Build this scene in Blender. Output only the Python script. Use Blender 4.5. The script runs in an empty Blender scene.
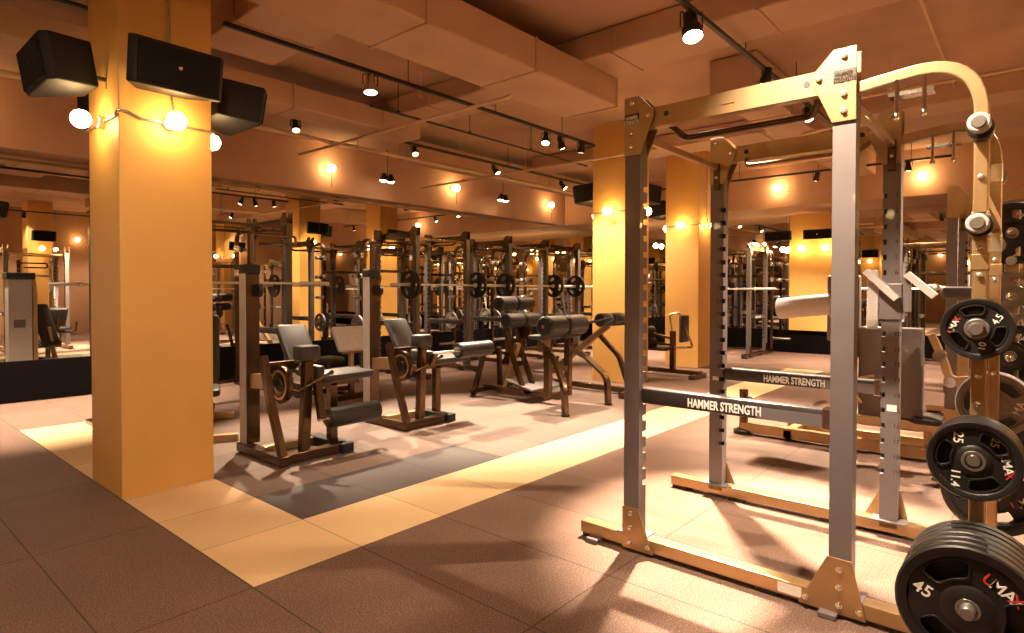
import bpy, math, random
from mathutils import Vector, Matrix
random.seed(7)
PI = math.pi
sc = bpy.context.scene
COL = sc.collection

# ------------------------------------------------------------------ materials
def mat(name, col, rough=0.5, metal=0.0, emit=None, estr=0.0, spec=None, coat=0.0):
    m = bpy.data.materials.new(name); m.use_nodes = True
    b = m.node_tree.nodes['Principled BSDF']
    b.inputs['Base Color'].default_value = (*col, 1)
    b.inputs['Roughness'].default_value = rough
    b.inputs['Metallic'].default_value = metal
    if spec is not None: b.inputs['Specular IOR Level'].default_value = spec
    if coat: b.inputs['Coat Weight'].default_value = coat
    if emit:
        b.inputs['Emission Color'].default_value = (*emit, 1)
        b.inputs['Emission Strength'].default_value = estr
    return m

def noisy(m, amount=0.25, scale=6.0, bump=0.0, detail=4, bscale=None):
    """break up a flat colour with soft procedural mottling (object space)"""
    nt = m.node_tree; b = nt.nodes['Principled BSDF']
    tc = nt.nodes.new('ShaderNodeTexCoord')
    n = nt.nodes.new('ShaderNodeTexNoise'); n.inputs['Scale'].default_value = scale; n.inputs['Detail'].default_value = detail
    nt.links.new(tc.outputs['Object'], n.inputs['Vector'])
    mp = nt.nodes.new('ShaderNodeMapRange')
    mp.inputs['From Min'].default_value = 0.3; mp.inputs['From Max'].default_value = 0.7
    mp.inputs['To Min'].default_value = 1 - amount; mp.inputs['To Max'].default_value = 1 + amount * 0.5
    nt.links.new(n.outputs['Fac'], mp.inputs['Value'])
    mx = nt.nodes.new('ShaderNodeVectorMath'); mx.operation = 'SCALE'
    mx.inputs[0].default_value = b.inputs['Base Color'].default_value[:3]
    nt.links.new(mp.outputs['Result'], mx.inputs['Scale'])
    nt.links.new(mx.outputs['Vector'], b.inputs['Base Color'])
    if bump:
        n2 = nt.nodes.new('ShaderNodeTexNoise'); n2.inputs['Scale'].default_value = bscale or scale * 8
        nt.links.new(tc.outputs['Object'], n2.inputs['Vector'])
        bp = nt.nodes.new('ShaderNodeBump'); bp.inputs['Strength'].default_value = bump; bp.inputs['Distance'].default_value = 0.004
        nt.links.new(n2.outputs['Fac'], bp.inputs['Height'])
        nt.links.new(bp.outputs['Normal'], b.inputs['Normal'])
    return m

def tile_mat(name, col, fleck, tx, ty, ox, oy, fleck_amt=0.5, seam=0.0035, rough=0.75, mottling=0.2):
    """rubber tile: granules plus dark seams on a world-aligned grid"""
    m = bpy.data.materials.new(name); m.use_nodes = True
    nt = m.node_tree; L = nt.links.new; b = nt.nodes['Principled BSDF']
    b.inputs['Roughness'].default_value = rough
    b.inputs['Specular IOR Level'].default_value = 0.35
    tc = nt.nodes.new('ShaderNodeTexCoord')
    sep = nt.nodes.new('ShaderNodeSeparateXYZ'); L(tc.outputs['Object'], sep.inputs[0])
    def M(op, a, bb=None):
        n = nt.nodes.new('ShaderNodeMath'); n.operation = op
        for i, v in enumerate((a, bb)):
            if v is None: continue
            if isinstance(v, (int, float)): n.inputs[i].default_value = v
            else: L(v, n.inputs[i])
        return n.outputs[0]
    def seamline(s, t, o):
        f = M('FRACT', M('DIVIDE', M('SUBTRACT', s, o), t))
        d = M('MULTIPLY', M('MINIMUM', f, M('SUBTRACT', 1.0, f)), t)
        return M('LESS_THAN', d, seam)
    def cell(s, t, o):
        return M('FLOOR', M('DIVIDE', M('SUBTRACT', s, o), t))
    sm = M('MAXIMUM', seamline(sep.outputs[0], tx, ox), seamline(sep.outputs[1], ty, oy))
    cmb = nt.nodes.new('ShaderNodeCombineXYZ'); L(cell(sep.outputs[0], tx, ox), cmb.inputs[0]); L(cell(sep.outputs[1], ty, oy), cmb.inputs[1])
    wn = nt.nodes.new('ShaderNodeTexWhiteNoise'); wn.noise_dimensions = '2D'; L(cmb.outputs[0], wn.inputs['Vector'])
    v = nt.nodes.new('ShaderNodeTexNoise'); v.inputs['Scale'].default_value = 150; v.inputs['Detail'].default_value = 3; v.inputs['Roughness'].default_value = 0.65; L(tc.outputs['Object'], v.inputs['Vector'])
    gr = nt.nodes.new('ShaderNodeMapRange'); gr.inputs['From Min'].default_value = 0.53; gr.inputs['From Max'].default_value = 0.66
    L(v.outputs['Fac'], gr.inputs['Value'])
    big = nt.nodes.new('ShaderNodeTexNoise'); big.inputs['Scale'].default_value = 2.3; big.inputs['Detail'].default_value = 5; L(tc.outputs['Object'], big.inputs['Vector'])
    mix = nt.nodes.new('ShaderNodeMix'); mix.data_type = 'RGBA'
    mix.inputs['A'].default_value = (*col, 1); mix.inputs['B'].default_value = (*fleck, 1)
    L(M('MULTIPLY', gr.outputs[0], fleck_amt), mix.inputs['Factor'])
    var = M('ADD', M('ADD', M('MULTIPLY', wn.outputs['Value'], 0.14), M('MULTIPLY', big.outputs['Fac'], mottling * 2)), 0.93 - mottling)
    sc_ = nt.nodes.new('ShaderNodeVectorMath'); sc_.operation = 'SCALE'; L(mix.outputs['Result'], sc_.inputs[0])
    L(M('MULTIPLY', var, M('SUBTRACT', 1.0, M('MULTIPLY', sm, 0.65))), sc_.inputs['Scale'])
    L(sc_.outputs[0], b.inputs['Base Color'])
    bp = nt.nodes.new('ShaderNodeBump'); bp.inputs['Strength'].default_value = 0.25; bp.inputs['Distance'].default_value = 0.003
    L(M('SUBTRACT', v.outputs['Fac'], sm), bp.inputs['Height']); L(bp.outputs[0], b.inputs['Normal'])
    return m

WARM = (1.0, 0.63, 0.27)
M_floor = tile_mat('brown_rubber_tile', (0.130, 0.072, 0.051), (0.48, 0.30, 0.22), 0.585, 1.17, 1.317, 2.70, 0.62)
M_strip = tile_mat('yellow_rubber_tile', (0.65, 0.44, 0.235), (0.84, 0.62, 0.40), 0.585, 0.585, 1.317, 2.695, 0.35, 0.0025, mottling=0.10)
M_grey = tile_mat('grey_rubber_tile', (0.155, 0.100, 0.078), (0.32, 0.22, 0.17), 0.585, 0.585, 1.317, 2.695, 0.3, mottling=0.14)
M_dark = tile_mat('dark_rubber_tile', (0.070, 0.050, 0.047), (0.12, 0.09, 0.08), 0.585, 0.585, 1.317, 2.695, 0.3, mottling=0.1)
M_ceil = noisy(mat('ceiling_paint', (0.46, 0.28, 0.185), 0.85), 0.22, 1.1)
M_duct = noisy(mat('duct_paint', (0.50, 0.315, 0.21), 0.7), 0.12, 1.5)
M_bulk = noisy(mat('bulkhead_paint', (0.50, 0.285, 0.185), 0.8), 0.1, 1.2)
M_wall = noisy(mat('wall_paint', (0.36, 0.20, 0.11), 0.85), 0.15, 1.3)
M_col = noisy(mat('column_paint', (0.69, 0.375, 0.10), 0.55), 0.06, 1.6)
M_skirt = mat('skirting_black', (0.0030, 0.0019, 0.0016), 0.8, spec=0.05)
M_mirror = mat('mirror_glass', (0.80, 0.78, 0.72), 0.0, 1.0)
M_seam = mat('mirror_edge', (0.10, 0.08, 0.06), 0.3, 0.5)
M_gold = noisy(mat('bronze_paint', (0.46, 0.305, 0.155), 0.36, 0.8, coat=0.1), 0.08, 12)
M_bronze = noisy(mat('dark_bronze_paint', (0.105, 0.060, 0.030), 0.27, 0.85, coat=0.1), 0.1, 10)
M_steel = noisy(mat('platinum_paint', (0.17, 0.145, 0.147), 0.42, 0.2, coat=0.15), 0.06, 9)
M_lgrey = mat('light_grey_paint', (0.50, 0.45, 0.43), 0.4, 0.1)
M_chrome = mat('chrome', (0.86, 0.83, 0.78), 0.13, 1.0)
M_pin = mat('dull_steel', (0.30, 0.27, 0.25), 0.4, 0.85)
M_bar = mat('barbell_steel', (0.80, 0.76, 0.70), 0.38, 0.6)
M_bolt = mat('bolt_zinc', (0.85, 0.78, 0.66), 0.25, 0.9)
M_black = mat('black_plastic', (0.009, 0.008, 0.008), 0.45)
M_rubber = noisy(mat('black_rubber', (0.0105, 0.009, 0.009), 0.42, spec=0.4), 0.2, 30)
M_pipeblk = mat('black_conduit', (0.025, 0.02, 0.018), 0.5)
M_uph = noisy(mat('charcoal_upholstery', (0.030, 0.024, 0.024), 0.45), 0.15, 25, 0.15, bscale=300)
M_uphg = noisy(mat('grey_upholstery', (0.055, 0.045, 0.044), 0.5), 0.1, 25, 0.15, bscale=300)
M_uphl = noisy(mat('pale_grey_upholstery', (0.55, 0.50, 0.49), 0.5), 0.08, 25)
M_foam = noisy(mat('black_foam', (0.017, 0.014, 0.014), 0.36), 0.2, 30)
M_spk = mat('speaker_black', (0.009, 0.006, 0.005), 0.6, spec=0.25)
M_grille = noisy(mat('speaker_grille', (0.007, 0.005, 0.004), 0.8, spec=0.2), 0.4, 200)
M_white = mat('white_ink', (0.82, 0.80, 0.76), 0.6)
M_red = mat('red_ink', (0.55, 0.03, 0.03), 0.6)
M_ink = mat('black_ink', (0.03, 0.025, 0.025), 0.6)
M_label = mat('paper_sticker', (0.80, 0.76, 0.70), 0.6)
M_bulb = mat('bulb_glow', (1, 0.9, 0.7), 0.4, emit=(1.0, 0.66, 0.27), estr=75)
M_lens = mat('lens_glow', (1, 0.9, 0.8), 0.3, emit=(1.0, 0.80, 0.52), estr=26)
M_lensdim = mat('lens_dim', (0.7, 0.6, 0.5), 0.3, emit=(1.0, 0.78, 0.5), estr=2.0)
M_pale = noisy(mat('pale_pipe', (0.62, 0.42, 0.26), 0.6), 0.1, 4)

# ------------------------------------------------------------------ mesh helper
class MB:
    def __init__(s): s.v = []; s.f = []; s.sm = []
    def add(s, vs, fs, smooth=False):
        o = len(s.v); s.v += [tuple(x) for x in vs]; s.f += [tuple(i + o for i in f) for f in fs]; s.sm += [smooth] * len(fs); return s
    def bx(s, x0, x1, y0, y1, z0, z1, mtx=None):
        vs = [Vector((x, y, z)) for z in (z0, z1) for y in (y0, y1) for x in (x0, x1)]
        if mtx: vs = [mtx @ v for v in vs]
        return s.add(vs, [(0, 2, 3, 1), (4, 5, 7, 6), (0, 1, 5, 4), (2, 6, 7, 3), (0, 4, 6, 2), (1, 3, 7, 5)])
    def rbx(s, x0, x1, y0, y1, z0, z1, r=0.02, n=3, mtx=None, axis='z'):
        """box with rounded edges round one axis plus a soft pillow on the two caps"""
        if axis == 'z': a0, a1, b0, b1, c0, c1, P = x0, x1, y0, y1, z0, z1, (lambda a, b, c: (a, b, c))
        elif axis == 'y': a0, a1, b0, b1, c0, c1, P = z0, z1, x0, x1, y0, y1, (lambda a, b, c: (b, c, a))
        else: a0, a1, b0, b1, c0, c1, P = y0, y1, z0, z1, x0, x1, (lambda a, b, c: (c, a, b))
        def ring(ins, c):
            pts = []
            rr = max(r - ins, 0.001)
            for (cx, cy, st) in ((a1 - r, b1 - r, 0), (a0 + r, b1 - r, 1), (a0 + r, b0 + r, 2), (a1 - r, b0 + r, 3)):
                for k in range(n + 1):
                    t = (st + k / n) * PI / 2
                    pts.append(P(cx + rr * math.cos(t), cy + rr * math.sin(t), c))
            return pts
        e = min(r, (c1 - c0) * 0.45)
        rings = []
        for k in range(3): t = k / 2 * PI / 2; rings.append(ring(e * (1 - math.sin(t)), c0 + e * (1 - math.cos(t))))
        for k in range(3): t = k / 2 * PI / 2; rings.append(ring(e * (1 - math.cos(t)), c1 - e * (1 - math.sin(t))))
        if mtx: rings = [[mtx @ Vector(p) for p in rg] for rg in rings]
        return s.loft(rings, True)
    def loft(s, rings, smooth=True, cap=True):
        n = len(rings[0]); vs = [p for rg in rings for p in rg]
        fs = [(i * n + j, i * n + (j + 1) % n, (i + 1) * n + (j + 1) % n, (i + 1) * n + j) for i in range(len(rings) - 1) for j in range(n)]
        o = len(s.v); s.add(vs, fs, smooth)
        if cap:
            s.f += [tuple(o + j for j in reversed(range(n))), tuple(o + (len(rings) - 1) * n + j for j in range(n))]; s.sm += [False, False]
        return s
    def cyl(s, p0, p1, r0, r1=None, n=16, cap=True):
        p0, p1 = Vector(p0), Vector(p1); r1 = r0 if r1 is None else r1
        d = (p1 - p0).normalized(); a = d.orthogonal().normalized(); b = d.cross(a)
        rg = [[p + (a * math.cos(2 * PI * k / n) + b * math.sin(2 * PI * k / n)) * r for k in range(n)] for p, r in ((p0, r0), (p1, r1))]
        return s.loft(rg, True, cap)
    def lathe(s, prof, o, ax, n=24, cap=True):
        """profile of (radius, distance along axis)"""
        o, d = Vector(o), Vector(ax).normalized(); a = d.orthogonal().normalized(); b = d.cross(a)
        rg = [[o + d * h + (a * math.cos(2 * PI * k / n) + b * math.sin(2 * PI * k / n)) * max(r, 1e-4) for k in range(n)] for r, h in prof]
        return s.loft(rg, True, cap)
    def ball(s, c, r, n=12, sz=1.0):
        return s.lathe([(r * math.sin(PI * i / n), -r * sz * math.cos(PI * i / n)) for i in range(n + 1)], c, (0, 0, 1), 2 * n, False)
    def _frames(s, path):
        P = [Vector(p) for p in path]; T = []
        for i in range(len(P)):
            if i == 0: t = P[1] - P[0]
            elif i == len(P) - 1: t = P[-1] - P[-2]
            else: t = (P[i + 1] - P[i]).normalized() + (P[i] - P[i - 1]).normalized()
            T.append(t.normalized())
        return P, T
    def tube(s, path, r, n=12):
        P, T = s._frames(path); u = T[0].orthogonal().normalized(); rg = []
        for p, t in zip(P, T):
            u = (u - t * u.dot(t)).normalized(); w = t.cross(u)
            rg.append([p + (u * math.cos(2 * PI * k / n) + w * math.sin(2 * PI * k / n)) * r for k in range(n)])
        return s.loft(rg, True)
    def rtube(s, path, a, b, side):
        """rectangular section: a along 'side', b across it; mitred"""
        P, T = s._frames(path); sd = Vector(side).normalized(); rg = []
        for i, (p, t) in enumerate(zip(P, T)):
            u = (sd - t * sd.dot(t)).normalized(); w = t.cross(u); k = 1.0
            if 0 < i < len(P) - 1: k = 1 / max(0.4, t.dot((P[i + 1] - P[i]).normalized()))
            rg.append([p + u * (x * a / 2) + w * (y * b / 2 * k) for x, y in ((-1, -1), (1, -1), (1, 1), (-1, 1))])
        return s.loft(rg, False)
    def prism(s, poly, axis, c0, c1):
        """poly in the plane across axis: x->(y,z)  y->(x,z)  z->(x,y)"""
        P = {'x': lambda a, b, c: (c, a, b), 'y': lambda a, b, c: (a, c, b), 'z': lambda a, b, c: (a, b, c)}[axis]
        n = len(poly); vs = [P(a, b, c0) for a, b in poly] + [P(a, b, c1) for a, b in poly]
        return s.add(vs, [tuple(range(n)), tuple(range(2 * n - 1, n - 1, -1))] + [(j, j + n, (j + 1) % n + n, (j + 1) % n) for j in range(n)])
    def xf(s, m):
        s.v = [tuple(m @ Vector(p)) for p in s.v]; return s
    def mesh(s, name, m):
        me = bpy.data.meshes.new(name); me.from_pydata(s.v, [], s.f); me.materials.append(m)
        me.polygons.foreach_set('use_smooth', s.sm); me.update()
        import bmesh
        bm = bmesh.new(); bm.from_mesh(me); bmesh.ops.recalc_face_normals(bm, faces=bm.faces); bm.to_mesh(me); bm.free()
        if any(s.sm): me.set_sharp_from_angle(angle=math.radians(42))
        return me
    def build(s, name, m, parent=None, bevel=0.0, seg=2):
        o = bpy.data.objects.new(name, s.mesh(name, m)); COL.objects.link(o)
        if parent: o.parent = parent
        if bevel:
            b = o.modifiers.new('edge', 'BEVEL'); b.width = bevel; b.segments = seg; b.limit_method = 'ANGLE'; b.angle_limit = 0.7
            b.harden_normals = False
        return o

def fillet(pts, r, n=6):
    """polyline with rounded corners"""
    P = [Vector(p) for p in pts]; out = [P[0]]
    for i in range(1, len(P) - 1):
        a, c = (P[i - 1] - P[i]), (P[i + 1] - P[i]); la, lc = a.length, c.length; a.normalize(); c.normalize()
        ang = a.angle(c); d = min(r / max(math.tan(ang / 2), 1e-3), la * 0.49, lc * 0.49)
        s, e = P[i] + a * d, P[i] + c * d
        for k in range(n + 1):
            t = k / n; out.append(s * (1 - t) ** 2 + P[i] * 2 * t * (1 - t) + e * t * t)
    out.append(P[-1]); return out

def tag(o, label=None, cat=None, group=None, kind=None):
    if label: o['label'] = label
    if cat: o['category'] = cat
    if group: o['group'] = group
    if kind: o['kind'] = kind
    return o
def thing(name, label, cat, loc=(0, 0, 0), rz=0.0, group=None):
    o = bpy.data.objects.new(name, None); COL.objects.link(o); o.empty_display_size = 0.1
    o.location = loc; o.rotation_euler = (0, 0, rz)
    return tag(o, label, cat, group)
def dup(root, loc, rz=0.0, label=None, group=None, skip=()):
    r = root.copy(); COL.objects.link(r); r.location = loc; r.rotation_euler = (0, 0, rz)
    if label: r['label'] = label
    if group: r['group'] = group
    def rec(src, dst):
        for ch in list(src.children):
            if ch.name.split('.')[0] in skip: continue
            c = ch.copy(); COL.objects.link(c); c.parent = dst
            rec(ch, c)
    rec(root, r)
    return r
def struct(name, mb, m, parent=None, bevel=0):
    o = mb.build(name, m, parent, bevel)
    if not parent: o['kind'] = 'structure'
    return o
FACE_NX = Matrix(((0, 0, -1), (-1, 0, 0), (0, 1, 0)))       # text read from -X: right = -Y, up = Z
def text(name, s, size, loc, m, parent, rot=None, spin=0.0, ext=0.0008, sx=1.0, line=1.0, align='CENTER', bold=0.0):
    cu = bpy.data.curves.new(name, 'FONT'); cu.body = s; cu.size = size; cu.extrude = ext; cu.align_x = align
    cu.align_y = 'CENTER' if '\n' not in s else 'TOP'
    cu.space_line = line; cu.offset = bold; cu.resolution_u = 3
    cu.materials.append(m)
    tmp = bpy.data.objects.new(name, cu); me = bpy.data.meshes.new_from_object(tmp)
    bpy.data.objects.remove(tmp); bpy.data.curves.remove(cu); me.name = name
    o = bpy.data.objects.new(name, me); COL.objects.link(o); o.parent = parent
    R = (rot or FACE_NX).to_4x4()
    o.matrix_local = Matrix.Translation(loc) @ R @ Matrix.Rotation(spin, 4, 'Z') @ Matrix.Diagonal((sx, 1, 1, 1))
    return o

# ------------------------------------------------------------------ camera
H_CAM, F_PX, CY = 1.3641, 606.88, 300.49
cam_d = bpy.data.cameras.new('camera'); cam = bpy.data.objects.new('camera', cam_d); COL.objects.link(cam)
cam_d.sensor_fit = 'HORIZONTAL'; cam_d.sensor_width = 36; cam_d.lens = 36 * F_PX / 1024
cam_d.shift_y = -(316.5 - CY) / 1024; cam_d.clip_start = 0.05; cam_d.clip_end = 100
yaw, pitch, roll = 0.7114, 0.0167, -0.0013
fw = Vector((math.cos(yaw) * math.cos(pitch), math.sin(yaw) * math.cos(pitch), -math.sin(pitch)))
rt = Vector((math.sin(yaw), -math.cos(yaw), 0)); up = rt.cross(fw)
Rm = Matrix((rt, up, -fw)).transposed() @ Matrix.Rotation(-roll, 3, 'Z')
cam.matrix_world = Matrix.Translation((0, 0, H_CAM)) @ Rm.to_4x4()
sc.camera = cam

# ------------------------------------------------------------------ room shell
X0, X1, Y0, Y1, ZC = -4.5, 14.2, -4.5, 9.32, 3.85
SX, SY, SW = 1.317, 2.695, 0.582
struct('floor', MB().bx(X0, X1, Y0, Y1, -0.1, 0), M_floor)
s_ = MB(); s_.bx(SX, SX + SW, SY, Y1 - 1.9, 0.0, 0.003); s_.bx(SX + SW, 11.2, SY, SY + SW, 0.0, 0.003)
struct('floor_yellow_strip', s_, M_strip)
s_ = MB().bx(SX + SW, 3.70, SY + SW, SY + 2 * SW, 0.0, 0.003)
struct('floor_dark_mat', s_, M_dark)
s_ = MB().bx(3.70, 7.6, SY + SW, SY + 2 * SW, 0.0, 0.003).bx(SX + SW, 7.6, SY + 2 * SW, 6.1, 0, 0.003)
struct('floor_grey_mat', s_, M_grey)
struct('ceiling', MB().bx(X0, X1, Y0, Y1, ZC, ZC + 0.1), M_ceil)

MZ0, MZ1 = 0.50, 3.03
wl = struct('wall_left', MB().bx(X0, X1, Y1 + 0.02, Y1 + 0.15, 0, ZC), M_wall)
xs = [X0, -2.7, -1.0, 0.7, 2.4, 4.08, 5.75, 7.43, 9.1, 10.8, 12.5, X1]
for a, b in zip(xs[:-1], xs[1:]):
    MB().bx(a + 0.003, b - 0.003, Y1, Y1 + 0.015, MZ0, MZ1).build('mirror_panel', M_mirror, wl)
MB().bx(X0, X1, Y1 - 0.03, Y1 + 0.02, 0, MZ0).build('skirting', M_skirt, wl, 0.004)
blk = MB().bx(X0, X1, Y1 - 0.16, Y1 + 0.02, MZ1, 3.44).bx(X0, X1, Y1 - 0.14, Y1 + 0.02, 3.44, ZC)
struct('ceiling_bulkhead', blk, M_bulk)
wr = struct('wall_right', MB().bx(X1 + 0.02, X1 + 0.15, Y0, Y1, 0, ZC), M_wall)
ys = [Y0, -2.6, -0.9, 0.8, 2.5, 4.2, 5.9, 7.6, Y1]
for a, b in zip(ys[:-1], ys[1:]):
    MB().bx(X1, X1 + 0.015, a + 0.003, b - 0.003, MZ0, MZ1).build('mirror_panel', M_mirror, wr)
MB().bx(X1 - 0.03, X1 + 0.02, Y0, Y1 - 0.03, 0, MZ0).build('skirting', M_skirt, wr, 0.004)
struct('ceiling_bulkhead', MB().bx(12.7, X1 + 0.02, Y0, Y1 - 0.16, MZ1, ZC), M_bulk)
MB().bx(X1 - 0.10, X1 + 0.012, 3.10, 4.10, MZ0, MZ1).build('pier', M_col, wr, 0.004)
struct('wall_back', MB().bx(X0, X1, Y0 - 0.15, Y0, 0, ZC), M_wall)
struct('wall_near', MB().bx(X0 - 0.15, X0, Y0, Y1, 0, ZC), M_wall)

# yellow columns
CW, CD, CYF = 0.582, 0.63, 4.475
def column(n, x, y, w=CW, d=CD):
    c = MB().bx(x, x + w, y, y + d, 0, ZC)
    o = struct('column_%d' % n, c, M_col, None, 0.006)
    return o
cols = [(SX, CYF), (7.80, CYF), (10.20, CYF), (9.3, -3.0), (4.0, -3.2), (-3.2, 4.475), (-3.0, -1.0), (6.6, -3.2), (1.4, -3.2), (12.0, -3.0), (-3.2, 1.8)]
for i, (x, y) in enumerate(cols): column(i + 1, x, y)

# ceiling ducts and beams
M_ductd = M_duct
def duct(n, b, seams=(), axis='x'):
    x0, x1, y0, y1, z0, z1 = b
    o = struct('ceiling_duct_%d' % n, MB().bx(*b), M_duct, None, 0.02)
    sb = MB()
    for q in seams:
        if axis == 'x': sb.bx(q - 0.012, q + 0.012, y0 - 0.012, y1 + 0.012, z0 - 0.012, z1)
        else: sb.bx(x0 - 0.012, x1 + 0.012, q - 0.012, q + 0.012, z0 - 0.012, z1)
    if seams: sb.build('flange', M_duct, o)
    return o
duct(1, (1.0, 5.60, 3.36, 4.03, 3.30, 3.60), (2.95, 4.22, 5.58), 'x')
duct(2, (4.95, 5.55, -1.0, 7.2, 3.60, 3.845), (1.7, 3.05, 5.6), 'y')
duct(3, (1.0, 5.3, 6.16, 6.60, 3.36, 3.62), (2.2, 3.5, 4.7), 'x')
duct(4, (2.26, 2.95, 1.4, 5.6, 3.52, 3.845), (3.2, 4.9), 'y')
duct(5, (6.4, 12.6, 2.2, 2.7, 3.45, 3.845), (7.6, 9.2, 10.8), 'x')
duct(6, (6.2, 12.6, 7.3, 7.75, 3.42, 3.70), (8.0, 9.6), 'x')
duct(7, (8.9, 9.5, -2.0, 7.2, 3.62, 3.845), (0.5, 3.0), 'y')
duct(8, (-3.5, 2.2, 2.6, 3.2, 3.50, 3.845), (-1, 0.8), 'x')
duct(10, (-1.2, 1.0, 7.4, 8.0, 3.45, 3.845), (0.0,), 'x')

# pipes and conduit
def pipe(name, label, pts, r, m=M_pale, fil=0.04, hang=None):
    o = thing(name, label, 'pipe')
    MB().tube(fillet(pts, fil), r, 10).build('run', m, o)
    if hang:
        for (x, y) in hang:
            z = pts[0][2]
            h = MB().cyl((x, y, z), (x, y, ZC), 0.005, n=6).cyl((x, y, z - 0.001), (x, y, z + 0.03), r + 0.008, n=10)
            h.build('hanger', m, o)
    return o
pipe('sprinkler_pipe', 'pale sprinkler pipe dropping below the long duct toward the mirror wall', [(4.56, 3.9, 3.55), (4.56, 3.95, 3.28), (4.56, 7.9, 3.28)], 0.018, M_pale, 0.05, [(4.56, 5.3), (4.56, 7.0)])
pipe('sprinkler_pipe', 'pale pipe passing in front of the middle yellow column', [(7.52, 3.3, 3.28), (7.52, 8.9, 3.28)], 0.018, M_pale, 0.05, [(7.52, 6.2), (7.52, 7.6)])
pipe('conduit', 'orange conduit running along just below the bulkhead track', [(1.0, 7.15, 3.34), (12.5, 7.15, 3.34)], 0.028, M_pale, 0.05, [(3.0, 7.15), (5.0, 7.15), (7.0, 7.15), (9, 7.15)])
pipe('conduit', 'thin dark conduit between the two long lamp tracks', [(4.2, 5.75, 3.46), (8.6, 5.75, 3.46)], 0.014, M_pipeblk, 0.05, [(4.6, 5.75), (5.8, 5.75), (7.1, 5.75)])
pipe('sprinkler_pipe', 'pale pipe crossing the ceiling above the yellow corner column', [(0.75, 3.2, 3.42), (0.75, 8.4, 3.42)], 0.03, M_pale, 0.05, [(0.75, 4.6), (0.75, 6.4)])
pipe('conduit', 'dark conduit high in the upper corner by the column', [(-1.5, 5.6, 3.55), (2.4, 5.6, 3.55)], 0.018, M_pipeblk, 0.05, [(0.0, 5.6)])
pipe('conduit', 'pale conduit drooping across the ceiling over the power rack', [(4.6, 0.75, 3.78), (9.5, 0.75, 3.78)], 0.012, M_pale)
pipe('sprinkler_pipe', 'pale pipe with a drop loop above the rack storage arch', [(6.9, -1.5, 3.30), (6.9, 1.5, 3.30), (6.9, 1.55, 3.05), (6.9, 1.9, 3.02)], 0.018, M_pale, 0.05, [(6.9, -0.6), (6.9, 1.1)])

# ------------------------------------------------------------------ light fittings
WSPOT = (1.0, 0.79, 0.56)
def add_spot(parent, loc, aim, energy, size=70, blend=0.6, col=WSPOT):
    d = bpy.data.lights.new('spot_lamp', 'SPOT'); d.energy = energy; d.color = col; d.spot_size = math.radians(size); d.spot_blend = blend; d.shadow_soft_size = 0.045
    o = bpy.data.objects.new('spot_lamp', d); COL.objects.link(o)
    v = (Vector(aim) - Vector(loc)).normalized()
    o.location = Vector(loc); o.rotation_euler = v.to_track_quat('-Z', 'Y').to_euler(); o.parent = parent
    return o
def track(label, a, b, z):
    o = thing('lighting_track', label, 'lighting track', ((a[0] + b[0]) / 2, (a[1] + b[1]) / 2, z))
    va = Vector((a[0], a[1], z)) - o.location; vb = Vector((b[0], b[1], z)) - o.location
    MB().rtube([va, vb], 0.035, 0.035, (0, 0, 1)).build('rail', M_pipeblk, o)
    n = 4
    for k in range(n):
        p = va.lerp(vb, (k + 0.4) / n)
        MB().cyl(p, p + Vector((0, 0, ZC - z)), 0.005, n=6).build('drop_rod', M_pipeblk, o)
    return o
def spotlight(label, loc, ztrack, aim, energy, size=70, lens=M_lens, group=None, lit=True, scale=1.0, canm=M_black):
    """track spotlight: adapter, yoke, can, lens; loc is the lens centre"""
    p = Vector(loc); d = (Vector(aim) - p).normalized(); S = scale
    o = thing('track_spotlight', label, 'spotlight', (p.x, p.y, ztrack), 0, group)
    q = Vector((p.x, p.y, ztrack)); L = p - q
    back = L - d * 0.13 * S
    hang = Vector((back.x, back.y, 0))
    MB().bx(hang.x - 0.02, hang.x + 0.02, hang.y - 0.02, hang.y + 0.02, -0.06, 0.0).build('adapter', M_pipeblk, o)
    side = d.cross(Vector((0, 0, 1)))
    side = Vector((1, 0, 0)) if side.length < 0.05 else side.normalized()
    mid = L - d * 0.06 * S
    y = MB()
    top = Vector((hang.x, hang.y, -0.05))
    y.tube(fillet([mid + side * 0.058 * S, mid + side * 0.058 * S + Vector((0, 0, 0.09 * S)), top + side * 0.0 + Vector((0, 0, 0.0)), mid - side * 0.058 * S + Vector((0, 0, 0.09 * S)), mid - side * 0.058 * S], 0.02), 0.006, 6)
    y.build('yoke', M_pipeblk, o)
    can = MB().lathe([(0.028 * S, -0.15 * S), (0.035 * S, -0.14 * S), (0.038 * S, -0.07 * S), (0.05 * S, -0.055 * S), (0.054 * S, 0.0), (0.050 * S, 0.004), (0.046 * S, -0.006)], L, d, 20)
    can.build('lamp_can', canm, o)
    MB().lathe([(0.001, 0.012 * S), (0.03 * S, 0.009 * S), (0.048 * S, 0.0)], L, d, 20).build('lens', lens, o)
    if lit and energy > 0: add_spot(o, L + d * 0.03, L + d * 2, energy, size)
    return o
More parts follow.
